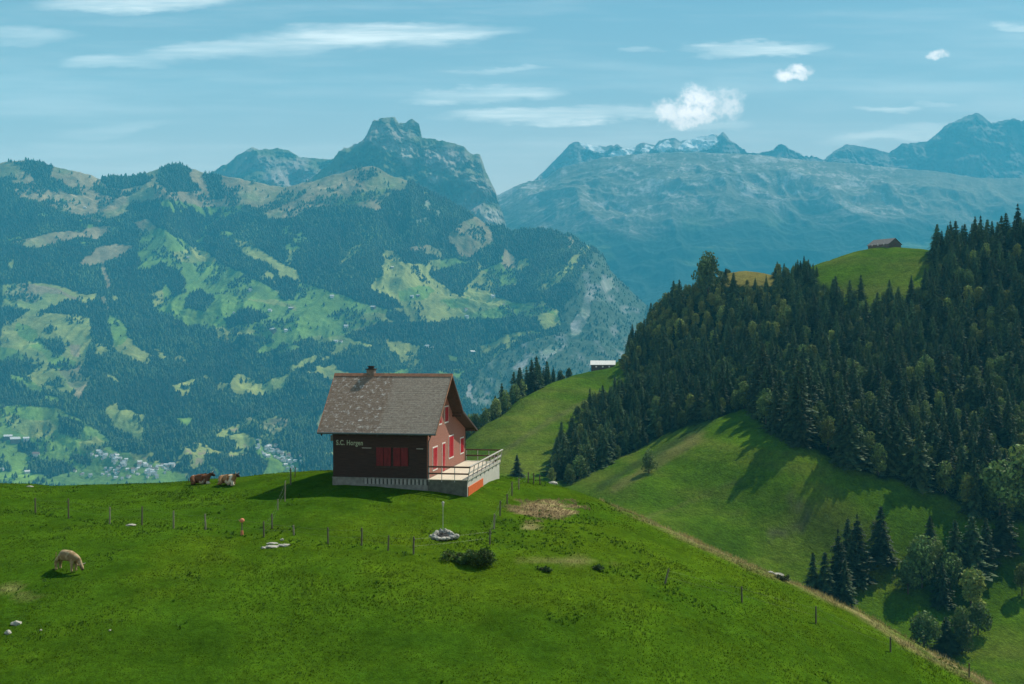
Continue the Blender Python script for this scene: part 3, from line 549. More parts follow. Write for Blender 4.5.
def place_tree(kind, i, p, s, wide=1.0, label=None, cat='tree', group=None):
    key = (kind, i)
    if key not in used: used.add(key); o = protos[key]
    else: o = copy_tree(protos[key])
    o.location = p; o.rotation_euler = (0, 0, random.uniform(0, 6.28)); o.scale = (s * wide, s * wide, s)
    tag(o, label, cat, group); return o
def merged(name, items, M_, label, cat):
    """many trees too small to count as one object: items = (proto arrays, position, scale, wide, rot, tone)"""
    Vs, Fs, Cs = [], [], []; off = 0
    for (pr, p, s, w, a, tone) in items:
        V_, F_, C_ = pr; ca, sa = math.cos(a), math.sin(a)
        Q = np.empty_like(V_); Q[:, 0] = (V_[:, 0] * ca - V_[:, 1] * sa) * s * w + p[0]; Q[:, 1] = (V_[:, 0] * sa + V_[:, 1] * ca) * s * w + p[1]; Q[:, 2] = V_[:, 2] * s + p[2]
        Vs.append(Q); Fs.append(F_ + off); Cs.append(C_ * tone); off += len(V_)
    me = np_mesh(name, np.concatenate(Vs), np.concatenate(Fs)); set_attr(me, 'Col', np.concatenate(Cs)); o = link(name, me, None, M_)
    tag(o, label, cat, None, 'stuff'); return o

# named single trees of the hillside, (kind, proto, base px, base py, height px, wide, label)
sing = [
 ('broadleaf_tree', 0, 649, 473, 25, .9, 'round lone leafy tree in the middle of the sunny meadow'),
 ('spruce_tree', 3, 517, 476, 22, 1.3, 'small lone conifer just right of the terrace, at the meadow edge'),
 ('spruce_tree', 0, 813, 601, 50, 1.0, 'leftmost short spruce of the clump in the meadow gully'),
 ('spruce_tree', 2, 825, 606, 56, .95, 'broad spruce in front of the meadow gully clump, second from left'),
 ('spruce_tree', 1, 838, 600, 74, 1.0, 'tall narrow spruce rising left of centre in the gully clump'),
 ('spruce_tree', 0, 845, 611, 52, 1.0, 'lowest spruce at the front right foot of the gully clump'),
 ('spruce_tree', 3, 848, 584, 66, 1.0, 'spruce at the back centre of the gully clump'),
 ('spruce_tree', 1, 857, 582, 68, 1.15, 'tallest right hand spruce of the gully clump'),
 ('spruce_tree', 2, 881, 561, 56, .9, 'separate spruce a few metres right of the gully clump'),
 ('broadleaf_tree', 1, 874, 540, 20, .8, 'small pale bush between the gully spruces'),
 ('broadleaf_tree', 2, 922, 590, 55, .85, 'dark leafy tree at the left of the lower right grove'),
 ('broadleaf_tree', 0, 936, 578, 42, .8, 'leafy tree behind the left side of the lower right grove'),
 ('spruce_tree', 0, 955, 575, 56, 1.1, 'left of the two tall spruces in the lower right grove'),
 ('spruce_tree', 2, 972, 572, 58, 1.1, 'right of the two tall spruces in the lower right grove'),
 ('spruce_tree', 3, 942, 607, 46, 1.0, 'small pointed spruce in front of the lower right grove'),
 ('broadleaf_tree', 1, 971, 614, 46, 1.05, 'pale green round tree at the right of the lower right grove'),
 ('broadleaf_tree', 2, 924, 652, 42, 1.1, 'round pale bushy tree just beyond the near slope'),
 ('spruce_tree', 1, 946, 655, 38, 1.7, 'dark tree right of the pale bushy tree beyond the near slope'),
 ('broadleaf_tree', 0, 962, 652, 46, .9, 'leafy tree with a rounded top right behind the near slope'),
 ('broadleaf_tree', 2, 908, 594, 34, .95, 'small dark leafy tree at the far left foot of the lower right grove'),
 ('spruce_tree', 3, 986, 566, 48, 1.1, 'short broad spruce right of the two tall spruces in the grove'),
 ('broadleaf_tree', 2, 950, 592, 40, 1.0, 'dark leafy tree below the two tall spruces of the grove'),
 ('spruce_tree', 0, 930, 560, 44, 1.1, 'spruce standing behind the left side of the lower right grove'),
 ('broadleaf_tree', 2, 978, 636, 34, 1.0, 'dark leafy tree at the lower right end of the bushes'),
 ('spruce_tree', 2, 1004, 552, 50, 1.1, 'spruce between the lower right grove and the picture edge'),
 ('broadleaf_tree', 1, 1022, 596, 34, .9, 'leafy tree cut off by the right edge of the picture'),
 ('broadleaf_tree', 2, 1000, 522, 62, .95, 'large leafy tree at the right end of the forest edge'),
 ('broadleaf_tree', 0, 1020, 512, 66, .95, 'large leafy tree cut by the right frame edge at the forest edge'),
 ('broadleaf_tree', 1, 968, 512, 36, .95, 'smaller leafy tree at the foot of the forest edge on the right'),
 ('broadleaf_tree', 0, 984, 505, 44, .9, 'leafy tree between two larger ones at the right forest edge'),
 ('broadleaf_tree', 1, 722, 415, 18, .9, 'left of two small pale bushes at the lit forest edge'),
 ('broadleaf_tree', 0, 735, 409, 20, .8, 'right of two small pale bushes at the lit forest edge'),
 ('broadleaf_tree', 1, 624, 372, 18, 1.1, 'bright green bush beside the white roofed barn'),
 ('broadleaf_tree', 1, 552, 484, 17, .9, 'small pale bush at the dark forest foot beyond the posts'),
 ('broadleaf_tree', 2, 708, 296, 46, .8, 'dark round topped tree on the ridge skyline left of the tan clearing')]
for (kind, i, bx, by, hp, wd, lab) in sing:
    p = MID.hit(bx, by, 200, 900); hm = (hp / F) * p.y; place_tree(kind, i, p, hm / (20 if kind == 'spruce_tree' else 12), wd, lab, 'tree')
# forest on the hillside and behind the meadow spur
cand = []
st = 6.1
for yv in np.arange(380, 900, st):
    xs = np.arange((440 - 512) / F * yv, (1140 - 512) / F * yv, st); cand.append(np.stack([xs + rng.uniform(-.46, .46, len(xs)) * st, yv + rng.uniform(-.46, .46, len(xs)) * st], 1))
cand = np.concatenate(cand); cz = MID.z(cand[:, 0], cand[:, 1]); cpx, cpy = proj(cand[:, 0], cand[:, 1], cz)
ins = in_forest(cpx, cpy)
sil = np.interp(cpx, [440, 462, 478, 515, 548, 575, 604, 625, 660, 700, 760, 820, 886, 940, 1024, 1140], [570, 570, 580, 620, 650, 680, 690, 750, 770, 760, 740, 715, 710, 690, 640, 600])
beh = (cand[:, 1] > sil + 2) & (cand[:, 1] < sil + 75)
left_f = beh & (cpx > 455) & (cpx < 572) & (cand[:, 1] < sil + 34 + 40 * (cpx < 545)); ins &= ~((cpx < 622) & (cand[:, 1] > sil - 4))
back_f = beh & (cand[:, 1] < sil + 40) & (cpx > 640) & ~((cpx > 812) & (cpx < 932)) & ~((cpx > 730) & (cpx < 765))
sel = (ins | left_f | back_f) & ~((cpx > 729) & (cpx < 771) & (cpy < 284))
# hidden from the camera by the terrain: drop
keep = []
for k in np.nonzero(sel)[0]:
    x, y, z = cand[k, 0], cand[k, 1], cz[k]; hgt = 21
    ys = np.linspace(200, y - 6, 60); zl = MID.z(x / y * ys, ys)
    if ((zl - (z + hgt) / y * ys) > 0).any(): continue
    keep.append(k)
items = []
for k in keep:
    x, y, z = float(cand[k, 0]), float(cand[k, 1]), float(cz[k]); px_, py_ = cpx[k], cpy[k]
    lf = .20 + .25 * (vnoise(np.array(x / 35), np.array(y / 35), 77) > .62) + .30 * (px_ < 600) * (px_ > 530) * (py_ > 415) + .35 * (left_f[k] and px_ < 545) + .42 * (635 < px_ < 790 and py_ < 345)
    u = random.random()
    if left_f[k]: sz = random.uniform(14, 24) * (.5 if px_ > 548 else 1)
    elif px_ < 655 and py_ < 460: sz = random.uniform(9, 15)
    else: sz = random.uniform(10.5, 18) if u > .12 else random.uniform(18, 23)
    if px_ > 925 and py_ < 330: sz *= 1.15
    if px_ > 750 and py_ > float(np.interp(px_, [750, 790, 830, 874, 947, 1024], [385, 422, 436, 450, 466, 490])): sz = max(sz, 15) * 1.5
    if back_f[k] or (640 < px_ < 830 and py_ < 300): sz *= random.uniform(.38, .66)
    if 815 < px_ < 935 and py_ < 310: sz = min(sz, max(7, (py_ - 268) / F * y * 1.0 * random.uniform(.6, 1.15)))
    if random.random() < lf: sz = min(sz, 21); items.append(('broadleaf_tree', 1 if (635 < px_ < 790 and py_ < 345 and random.random() < .6) else random.choice((0, 0, 1, 2, 2)), (x, y, z), sz * .62 / 12, random.uniform(.75, 1.0), sz * .62 / y))  # ridge zone favours the leaf colour with sunlight painted in
    else: items.append(('spruce_tree', random.randrange(4), (x, y, z), sz / 20, random.uniform(.85, 1.15), sz / y))
items.sort(key=lambda q: -q[5])
nb = {'spruce_tree': 300 - sum(s[0] == 'spruce_tree' for s in sing), 'broadleaf_tree': 300 - sum(s[0] != 'spruce_tree' for s in sing)}
rest_s, rest_b = [], []
tl = {'spruce_tree': 'dark pointed spruce standing among the others in the steep forest', 'broadleaf_tree': 'rounded leafy tree standing among the conifers of the steep forest'}
for (kind, i, p, s, w, a) in items:
    if nb[kind] > 0:
        nb[kind] -= 1; qx, qy = proj(*p); sky_ = qy < float(np.interp(qx, [640, 700, 760, 940, 1024], [350, 310, 288, 278, 262]))
        if qx < 575 and p[1] > 560: zn = 'behind the meadow spur right of the hut roof'
        elif sky_ and qx > 925: zn = 'on the skyline at the upper right corner of the forest'
        elif sky_ and qx > 810: zn = 'on the ridge meadow below the brown alpine hut'
        elif sky_: zn = 'on the skyline between the barn and the alpine hut'
        elif qx < 650: zn = 'at the left end of the forest above the dark gully'
        elif qy > float(np.interp(qx, [650, 753, 874, 947, 1024], [415, 385, 440, 460, 490])): zn = 'in the front row of the forest ' + ('left of the lone meadow tree' if qx < 655 else 'above the sunny meadow' if qx < 800 else 'above the shaded meadow' if qx < 930 else 'by the right picture edge')
        elif qx > 900: zn = ('high up in' if qy < 330 else 'half way up' if qy < 390 else 'low down in') + ' the right part of the steep forest'
        elif qx > 780: zn = 'in the middle of the steep forest below the alpine hut'
        else: zn = 'in the left middle of the steep forest below the ridge'
        big = 'tall' if s * (20 if kind == 'spruce_tree' else 12) > (19 if kind == 'spruce_tree' else 11.5) else 'short' if s * (20 if kind == 'spruce_tree' else 12) < (15 if kind == 'spruce_tree' else 9) else 'medium'
        lab_ = (big + (' dark spruce ' if kind == 'spruce_tree' else (' pale leafy tree ' if i == 1 else ' leafy tree ')) + zn)
        place_tree(kind, i, p, s, w, lab_, 'tree', ('conifers ' if kind == 'spruce_tree' else 'leafy trees ') + zn)
    elif kind == 'spruce_tree': rest_s.append((SPR[i], p, s, w, random.uniform(0, 6.28), random.uniform(.55, 1.5)))
    else: rest_b.append((LEF[i], p, s, w, random.uniform(0, 6.28), random.uniform(.75, 1.3)))
print("TREES", len(items), "merged", len(rest_s), len(rest_b))
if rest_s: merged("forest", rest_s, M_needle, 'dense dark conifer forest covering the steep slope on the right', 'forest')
if rest_b: merged("forest", rest_b, M_leaf, 'paler leafy trees mixed through the forest on the steep slope', 'forest')

# far woods on the mountain: many thousand small trees
def far_woods():
    X, Y, Z, T, qx, qy = (L1[k] for k in ('X', 'Y', 'Z', 'T', 'px', 'py'))
    nr, ncx = X.shape; n = 165000
    r = rng.uniform(0, 1, n); ii = (r ** .62) * (np.argmax(L1['T'][:, 0] > 1.03) - 1); jj = rng.uniform(0, ncx - 2, n)
    i0 = ii.astype(int); j0 = jj.astype(int); a = ii - i0; b = jj - j0
    def bl(A): return (A[i0, j0] * (1 - b) + A[i0, j0 + 1] * b) * (1 - a) + (A[i0 + 1, j0] * (1 - b) + A[i0 + 1, j0 + 1] * b) * a
    x, y, z = bl(X), bl(Y), bl(Z); px, py = proj(x, y, z); k = patch_of(px, py, x, y)
    u = rng.uniform(0, 1, n); ok = (k < 0) | ((k == 0) & (u < .13)) | ((k > 0) & (u < .012 + .55 * (fbm(x / 100, y / 100, 4, 141) > .25 - .06 * (py < 250))))
    ok &= (px < 660) & (py < 505) & (px > -40)
    ok &= ~((inpoly(px, py, [(88, 450), (112, 448), (140, 464), (178, 463), (178, 482), (96, 484)]) | inpoly(px, py, [(254, 444), (276, 446), (302, 466), (300, 484), (272, 476)])) & (rng.uniform(0, 1, n) < .85))
    x, y, z = x[ok], y[ok], z[ok]; pyk = py[ok]; m = len(x); h = rng.uniform(11, 22, m) * (1 + .2 * (pyk < 205)) * np.where(rng.uniform(0, 1, m) < .25, .8, 1); rd = h * rng.uniform(.22, .42, m)
    ns = 6; ang = np.arange(ns) * 2 * np.pi / ns; V_ = np.zeros((m, ns * 2 + 1, 3)); a0 = rng.uniform(0, 6.28, m)
    for q, (rf, zf) in enumerate(((1.0, .10), (.62, .5))):
        for s in range(ns):
            jr = rng.uniform(.65, 1.25, m); V_[:, q * ns + s, 0] = x + np.cos(ang[s] + a0 + q * .5) * rd * rf * jr; V_[:, q * ns + s, 1] = y + np.sin(ang[s] + a0 + q * .5) * rd * rf * jr; V_[:, q * ns + s, 2] = z + h * (zf + rng.uniform(-.06, .06, m))
    V_[:, -1, 0] = x; V_[:, -1, 1] = y; V_[:, -1, 2] = z + h
    fs = []
    for s in range(ns):
        t = (s + 1) % ns; fs += [(s, t, ns + t), (s, ns + t, ns + s), (ns + s, ns + t, 2 * ns)]
    fs = np.array(fs); Fc = (fs[None] + (np.arange(m) * (2 * ns + 1))[:, None, None]).reshape(-1, 3)
    me = np_mesh("distant_forest", V_.reshape(-1, 3), Fc); tone = rng.uniform(.8, 1.25, m) * (1 + 1.1 * fbm(x / 170, y / 170, 4, 151))
    base = np.where((rng.uniform(0, 1, m) < .3 + .5 * fbm(x / 250, y / 250, 3, 181) + .25 * (pyk > 340))[:, None], np.array((.040, .064, .015)), np.array((.012, .023, .007)))
    set_attr(me, 'Col', np.repeat(base * tone[:, None], 2 * ns + 1, axis=0))
    tag(link("distant_forest", me, None, M_needle), 'blue hazy woods covering the big mountain across the valley', 'forest', None, 'stuff'); print("FAR", m)
far_woods()
# far mountain sampling for the houses
L1B = BVHTree.FromPolygons(np.stack([L1['X'][::3, ::3].ravel(), L1['Y'][::3, ::3].ravel(), L1['Z'][::3, ::3].ravel()], 1).tolist(),
    (lambda idx: np.stack([idx[:-1, :-1], idx[:-1, 1:], idx[1:, 1:], idx[1:, :-1]], -1).reshape(-1, 4).tolist())(np.arange(L1['X'][::3, ::3].size).reshape(L1['X'][::3, ::3].shape)))
def far_hit(px, py):
    d = P(px, py, 1.0).normalized(); h = L1B.ray_cast(Vector((0, 0, 0)), d, 20000); return h[0]

# ------------------------------------------------------------------ mountain hut
M_wood = mat("dark_stained_boards", (.040, .023, .018), .8, .35, 3, .5, 8, stretch=(.4, .4, 9), dist=.02)
M_shingle_wall = mat("weathered_shingle_wall", (.27, .115, .082), .85, .2, 5, .7, 14, stretch=(1, 1, 2.4), dist=.02)
M_red = mat("red_paint", (.36, .014, .024), .45, .15, 6, .2, 40)
M_plinth = mat("plinth_concrete", (.20, .20, .185), .9, .25, 2.5, .4, 20)
M_barnstone = mat('shade_dark_masonry', (.16, .13, .11), .9, .3, 6, .4, 20); M_gap = mat('dark_recess', (.09, .09, .085), .9, .2, 5); M_twall = mat('terrace_block_wall', (.11, .115, .095), .9, .3, 2.5, .5, 10)  # masonry colour darkened to carry the shade on the chimney front
M_shadered = mat('shade_darkened_red_paint', (.13, .010, .013), .6, .3, 6, .3, 30, stretch=(1, 1, .3))  # red of the front shutters, darkened to hold that wall's shade
M_white = mat("white_render", (.44, .42, .36), .85, .08, 2.0, .3, 20)
M_slat = mat('grey_slats', (.30, .30, .28), .85, .15, 5)
M_floor = mat("terrace_slabs", (.56, .49, .38), .85, .12, 1.5, .2, 20)
M_rail = mat("dark_rail_timber", (.10, .050, .032), .7, .3, 6, .2, 30)
M_railw = mat("weathered_grey_timber", (.42, .39, .34), .75, .2, 6, .2, 30)
M_steel = mat("galvanised_steel", (.45, .46, .47), .45, .15, 5, 0, metallic=.6)
M_orange = mat("orange_tarpaulin", (.60, .12, .035), .5, .12, 3, .3, 8)
M_lintel = mat("pale_trim", (.62, .58, .52), .7, .1, 5)
M_copper = mat("ridge_capping", (.27, .13, .075), .6, .25, 4)
M_gutter = mat("gutter_metal", (.10, .12, .12), .5, .2, 4, metallic=.3)
M_soffit = mat("soffit_boards", (.055, .035, .026), .8, .3, 5, .4, 12)
M_letter = mat("painted_letters", (.33, .38, .28), .7, .1, 5)
M_ash = mat("ash", (.03, .028, .026), .95, .4, 8, .6, 25)
M_stone = mat("limestone", (.36, .335, .285), .9, .2, 5, .7, 12, dist=.04)
# roof: rows of small tiles, darker and lichen-flecked on the left half
def roof_mat():
    m = bpy.data.materials.new("roof_shingles"); m.use_nodes = True; t = m.node_tree; p = t.nodes['Principled BSDF']; p.inputs['Roughness'].default_value = .85; p.inputs['Specular IOR Level'].default_value = .25
    co = t.nodes.new('ShaderNodeTexCoord'); n_ = t.nodes.new; l = t.links.new
    uv = n_('ShaderNodeUVMap'); uv.uv_map = 'UVMap'
    br = n_('ShaderNodeTexBrick'); br.inputs['Scale'].default_value = 1; br.inputs['Brick Width'].default_value = .26; br.inputs['Row Height'].default_value = .17; br.inputs['Mortar Size'].default_value = .006; br.inputs['Bias'].default_value = 0
    br.inputs['Color1'].default_value = (.225, .18, .142, 1); br.inputs['Color2'].default_value = (.285, .24, .192, 1); br.inputs['Mortar'].default_value = (.18, .145, .115, 1); l(uv.outputs[0], br.inputs['Vector'])
    sp = n_('ShaderNodeSeparateXYZ'); l(uv.outputs[0], sp.inputs[0])
    nz = n_('ShaderNodeTexNoise'); nz.inputs['Scale'].default_value = 1.6; nz.inputs['Detail'].default_value = 6; nz.inputs['Roughness'].default_value = .7; l(uv.outputs[0], nz.inputs['Vector'])
    ad = n_('ShaderNodeMath'); ad.operation = 'MULTIPLY_ADD'; l(nz.outputs['Fac'], ad.inputs[0]); ad.inputs[1].default_value = .9; l(sp.outputs[0], ad.inputs[2])
    rm = n_('ShaderNodeMapRange'); l(ad.outputs[0], rm.inputs[0]); rm.inputs[1].default_value = 5.6; rm.inputs[2].default_value = 6.0
    dk = n_('ShaderNodeMix'); dk.data_type = 'RGBA'; dk.blend_type = 'MULTIPLY'; dk.inputs['Factor'].default_value = 1; l(br.outputs['Color'], dk.inputs[6]); dk.inputs[7].default_value = (.78, .70, .66, 1)
    mx = n_('ShaderNodeMix'); mx.data_type = 'RGBA'; l(rm.outputs[0], mx.inputs['Factor']); l(dk.outputs[2], mx.inputs[6]); l(br.outputs['Color'], mx.inputs[7])
    n2 = n_('ShaderNodeTexNoise'); n2.inputs['Scale'].default_value = 2.4; n2.inputs['Detail'].default_value = 8; n2.inputs['Roughness'].default_value = .8; l(uv.outputs[0], n2.inputs['Vector'])
    r2 = n_('ShaderNodeMapRange'); l(n2.outputs['Fac'], r2.inputs[0]); r2.inputs[1].default_value = .53; r2.inputs[2].default_value = .66
    iv = n_('ShaderNodeMath'); iv.operation = 'SUBTRACT'; iv.inputs[0].default_value = 1.12; l(rm.outputs[0], iv.inputs[1])
    ml = n_('ShaderNodeMath'); ml.operation = 'MULTIPLY'; ml.use_clamp = True; l(r2.outputs[0], ml.inputs[0]); l(iv.outputs[0], ml.inputs[1])
    lc = n_('ShaderNodeMix'); lc.data_type = 'RGBA'; l(ml.outputs[0], lc.inputs['Factor']); l(mx.outputs[2], lc.inputs[6]); lc.inputs[7].default_value = (.55, .52, .48, 1)
    n3 = n_('ShaderNodeTexNoise'); n3.inputs['Scale'].default_value = 5.5; n3.inputs['Detail'].default_value = 5; n3.inputs['Roughness'].default_value = .8; l(uv.outputs[0], n3.inputs['Vector'])
    r3 = n_('ShaderNodeMapRange'); l(n3.outputs['Fac'], r3.inputs[0]); r3.inputs[1].default_value = .3; r3.inputs[2].default_value = .7; r3.inputs[3].default_value = .62; r3.inputs[4].default_value = 1.4
    m3 = n_('ShaderNodeMix'); m3.data_type = 'RGBA'; m3.blend_type = 'MULTIPLY'; m3.inputs['Factor'].default_value = 1; l(lc.outputs[2], m3.inputs[6]); l(r3.outputs[0], m3.inputs[7]); l(m3.outputs[2], p.inputs['Base Color'])
    b = n_('ShaderNodeBump'); b.inputs['Strength'].default_value = 1; b.inputs['Distance'].default_value = .012; l(br.outputs['Fac'], b.inputs['Height']); b.invert = True
    b2 = n_('ShaderNodeBump'); b2.inputs['Strength'].default_value = .6; b2.inputs['Distance'].default_value = .06; l(n2.outputs['Fac'], b2.inputs['Height']); l(b.outputs[0], b2.inputs['Normal']); l(b2.outputs[0], p.inputs['Normal'])
    return m
M_roof = roof_mat()
YAW = R(-10); W, LD = 7.94, 14.0; FZ = -10.96
hut = empty("mountain_hut", (-6.72, 88, FZ), YAW)
tag(hut, 'dark wooden mountain hut with red shutters, mossy grey shingle roof and terrace on the hilltop', 'house')
EV, RG, KN, BE = (-.9, 3.69), (3.95, 8.21), (8.6, 4.90), (15.2, 2.78)     # (depth, height) of front eave, ridge, knee, back eave
def roof_h(v):
    return float(np.interp(v, [EV[0], RG[0], KN[0], BE[0]], [EV[1], RG[1], KN[1], BE[1]])) - .22
zb = -2.2
# walls
MB().box((-W, LD - .18, .02), (0, LD, roof_h(LD))).build('back_wall', M_wood, hut)
m = MB(); m.box((-W, 0, 0.02), (0, .18, roof_h(0)))
for k in range(14): m.box((-W + .02, -.012 - .012 * (k % 1), .05 + k * .255), (-.02, .0, .05 + k * .255 + .235))
m.build("board_wall", M_wood, hut)
for (x0, x1, nm) in ((-.18, -.0, "gable_wall"), (-W, -W + .18, "gable_wall")):
    vs = [0.181, 3.95, 8.6, LD - .181]; pts = [(x0, vs[0], .02), (x0, vs[-1], .02), (x0, vs[-1], roof_h(vs[-1])), (x0, 8.6, roof_h(8.6)), (x0, 3.95, roof_h(3.95)), (x0, vs[0], roof_h(vs[0]))]
    MB().prism(pts, (x1 - x0, 0, 0)).build(nm, M_shingle_wall, hut)
MB().box((-.075, -.03, .02), (.03, .16, roof_h(.1) - .03)).build("corner_board", M_shingle_wall, hut)
# plinth with slatted vents
m = MB(); m.box((-W - .03, -.05, zb), (-.0, LD + .03, -.50)).box((-W - .03, -.05, -.50), (-W + 2.6, .12, -.05)).box((-W - .06, -.09, -.05), (.0, LD + .05, .02))
m.build("plinth", M_plinth, hut)
m = MB()
for k in range(16): m.box((-W + 2.66 + k * .33, -.045, -.498), (-W + 2.66 + k * .33 + .2, .02, -.052))
m.build("vent_slats", M_slat, hut)
MB().box((-W + 2.6, .05, -.499), (-.02, .15, -.051)).build("vent_recess", M_gap, hut)
# roof slabs
def slab(a, b, u0, u1, r0, r1, name, mt, th=.16, split=48):
    """tiled roof plane from (v,z) a to b; u extents at a and at b"""
    va, za = a; vb, zb_ = b; n = Vector((0, -(zb_ - za), vb - va)).normalized(); bm = bmesh.new(); uvl = bm.loops.layers.uv.new('UVMap')
    ln = math.hypot(vb - va, zb_ - za); rows = max(2, int(ln / .24)); prev = None
    for k in range(rows):
        t0, t1 = k / rows, (k + 1) / rows
        def pt(t, side, up): 
            u = (u0 + (r0 - u0) * t) if side == 0 else (u1 + (r1 - u1) * t)
            return Vector((u, va + (vb - va) * t, za + (zb_ - za) * t)) + n * up
        lo_up, hi_up = (.018, .012) if zb_ > za else (.012, .018)
        q = [pt(t0, 0, lo_up), pt(t0, 1, lo_up), pt(t1, 1, hi_up), pt(t1, 0, hi_up)]; f = bm.faces.new([bm.verts.new(v) for v in q])
        for lp, (uu, vv) in zip(f.loops, ((q[0].x + 9.2, t0 * ln), (q[1].x + 9.2, t0 * ln), (q[2].x + 9.2, t1 * ln), (q[3].x + 9.2, t1 * ln))): lp[uvl].uv = (uu, vv)
        lo = [pt(t0, 0, 0), pt(t0, 1, 0)] if zb_ > za else [pt(t1, 1, 0), pt(t1, 0, 0)]
        e = [q[0], q[1]] if zb_ > za else [q[2], q[3]]
        bm.faces.new([bm.verts.new(v) for v in (lo[0], lo[1], e[1], e[0])])
    me = bpy.data.meshes.new(name); bm.to_mesh(me); bm.free(); o = link(name, me, hut, mt)
    m = MB(); c = [pt(0, 0, 0), pt(0, 1, 0), pt(1, 1, 0), pt(1, 0, 0)]; m.prism([v - n * .004 for v in c], -n * th); m.build("soffit", M_soffit, o)
    return o
UL, UR = -W - .99, .85
slab(EV, RG, UL, UR, UL - .2, UR + .2, "roof_slope", M_roof)
slab(RG, KN, UL - .2, UR + .2, UL - .1, UR + .1, "roof_slope", M_roof); slab(KN, BE, UL - .1, UR + .1, UL, UR, "roof_slope", M_roof)
m = MB(); m.prism([(UL - .25, RG[0] - .22, RG[1] - .13), (UL - .25, RG[0], RG[1] + .12), (UL - .25, RG[0] + .24, RG[1] - .11)], (UR - UL + .5, 0, 0)); m.build("ridge_capping", M_copper, hut)
for (a, b, ra, rb) in ((EV, RG, 0, .2), (RG, KN, .2, .1), (KN, BE, .1, 0)):
    for s in (-1, 1):
        ua = (UR + ra) if s > 0 else (UL - ra); ub = (UR + rb) if s > 0 else (UL - rb)
        MB().bar((ua + s * .02, a[0], a[1] - .05), (ub + s * .02, b[0], b[1] - .05), .035, .17).build("barge_board", M_copper if a is EV else M_soffit, hut)
m = MB(); m.tube((UL, EV[0] - .07, EV[1] - .06), (UR, EV[0] - .07, EV[1] - .06), .075, n=8); m.tube((UR - .35, EV[0] - .05, EV[1] - .1), (.06, -.06, EV[1] - .75), .04, n=6).tube((.06, -.06, EV[1] - .75), (.06, -.06, .1), .04, n=6)
m.build("gutter", M_gutter, hut)
m = MB()
for u in (UL + .3, -W + 1.5, -W / 2, -1.4, UR - .5): m.bar((u, EV[0] + .05, EV[1] - .24), (u, .0, roof_h(0) + .0), .10, .14)
for v, zt in ((.2, roof_h(.2)), (RG[0], roof_h(RG[0]) - .12), (8.6, roof_h(8.6) - .06), (LD, roof_h(LD))): m.box((0, v - .08, zt - .2), (UR - .05, v + .08, zt - .03)); m.box((UL + .1, v - .08, zt - .2), (-W, v + .08, zt - .03))
m.build("rafter_ends", M_soffit, hut)
MB().box((-W - .32, .25, 2.9), (-W - .02, .5, 3.35), bevel=.02).tube((-W - .17, .37, 3.3), (-W - .17, .37, 3.5), .03).build("wall_lamp", M_gutter, hut)
# chimney
cv = RG[0] + .12; cu = -5.98
ch = MB().box((cu - .32, cv - .32, RG[1] - .9), (cu + .32, cv + .32, RG[1] + .42)).build("chimney", M_barnstone, hut)
MB().box((cu - .40, cv - .40, RG[1] + .421), (cu + .40, cv + .40, RG[1] + .5)).box((cu - .2, cv - .2, RG[1] + .5), (cu + .2, cv + .2, RG[1] + .68)).box((cu - .27, cv - .27, RG[1] + .68), (cu + .27, cv + .27, RG[1] + .73)).build("chimney_cap", M_ash, ch)
# front shutters (closed pairs) in a frame
for k, u0 in enumerate((-4.30, -2.88)):
    wn = MB().box((u0 - .06, -.045, .92), (u0 + 1.32, -.013, .98)).box((u0 - .06, -.045, 2.47), (u0 + 1.32, -.013, 2.53)).build("window", M_soffit, hut)
    for j in range(2):
        m = MB(); m.box((u0 + .02 + j * .63, -.075, .99), (u0 + .61 + j * .63, -.046, 2.46))
        for b in range(6): m.box((u0 + .06 + j * .63, -.088, 1.04 + b * .235), (u0 + .57 + j * .63, -.0755, 1.04 + b * .235 + .18))
        m.build("shutter", M_shadered, wn)
MB().box((-5.5, -.03, 2.38), (-4.7, -.013, 2.42)).box((-.95, -.03, 2.38), (-.4, -.013, 2.42)).build("wall_trim", M_steel, hut)
MB().box((-4.4, -.11, .82), (-1.4, -.013, .89)).build("window_sill", M_soffit, hut)
# lettering
fc = bpy.data.curves.new("hut_name", 'FONT'); fc.body = "S.C. Horgen"; fc.size = .56; fc.extrude = .012; fc.offset = .012; fc.space_character = 1.08
to = bpy.data.objects.new("hut_name", fc); col.objects.link(to); dg = bpy.context.evaluated_depsgraph_get(); dg.update()
tme = bpy.data.meshes.new_from_object(to.evaluated_get(dg)); bpy.data.objects.remove(to)
tme.name = "lettering"; lo_ = link("lettering", tme, hut, M_letter); lo_.location = (-W + .28, -.055, 2.62); lo_.rotation_euler = (R(90), 0, 0); lo_['label'] = 'pale painted words S.C. Horgen under the eave'
xs_ = [v.co.x for v in tme.vertices]; lo_.scale = (2.25 / (max(xs_) - min(xs_)), 1, 1)
# gable openings: (v0, v1, z0, z1, pale surround)
def gable_window(v0, v1, z0, z1, leaf=2, name="window"):
    wn = MB().box((.0, v0 - .09, z0 - .12), (.035, v1 + .09, z0)).box((.0, v0 - .09, z1), (.035, v1 + .09, z1 + .1)).box((.0, v0 - .09, z0), (.035, v0, z1)).box((.0, v1, z0), (.035, v1 + .09, z1)).build(name, M_lintel, hut)
    for j in range(leaf):
        a = v0 + .01 + (v1 - v0) / leaf * j; b = v0 + (v1 - v0) / leaf * (j + 1) - .01
        MB().box((.012, a, z0 + .01), (.05, b, z1 - .01)).box((.0501, a + .08, z0 + .1), (.062, b - .08, (z0 + z1) / 2 - .05)).box((.0501, a + .08, (z0 + z1) / 2 + .05), (.062, b - .08, z1 - .1)).build("shutter", M_red, wn)
gable_window(1.55, 3.0, .55, 2.3); gable_window(7.2, 8.9, .95, 2.75); gable_window(11.7, 13.0, .9, 2.2)
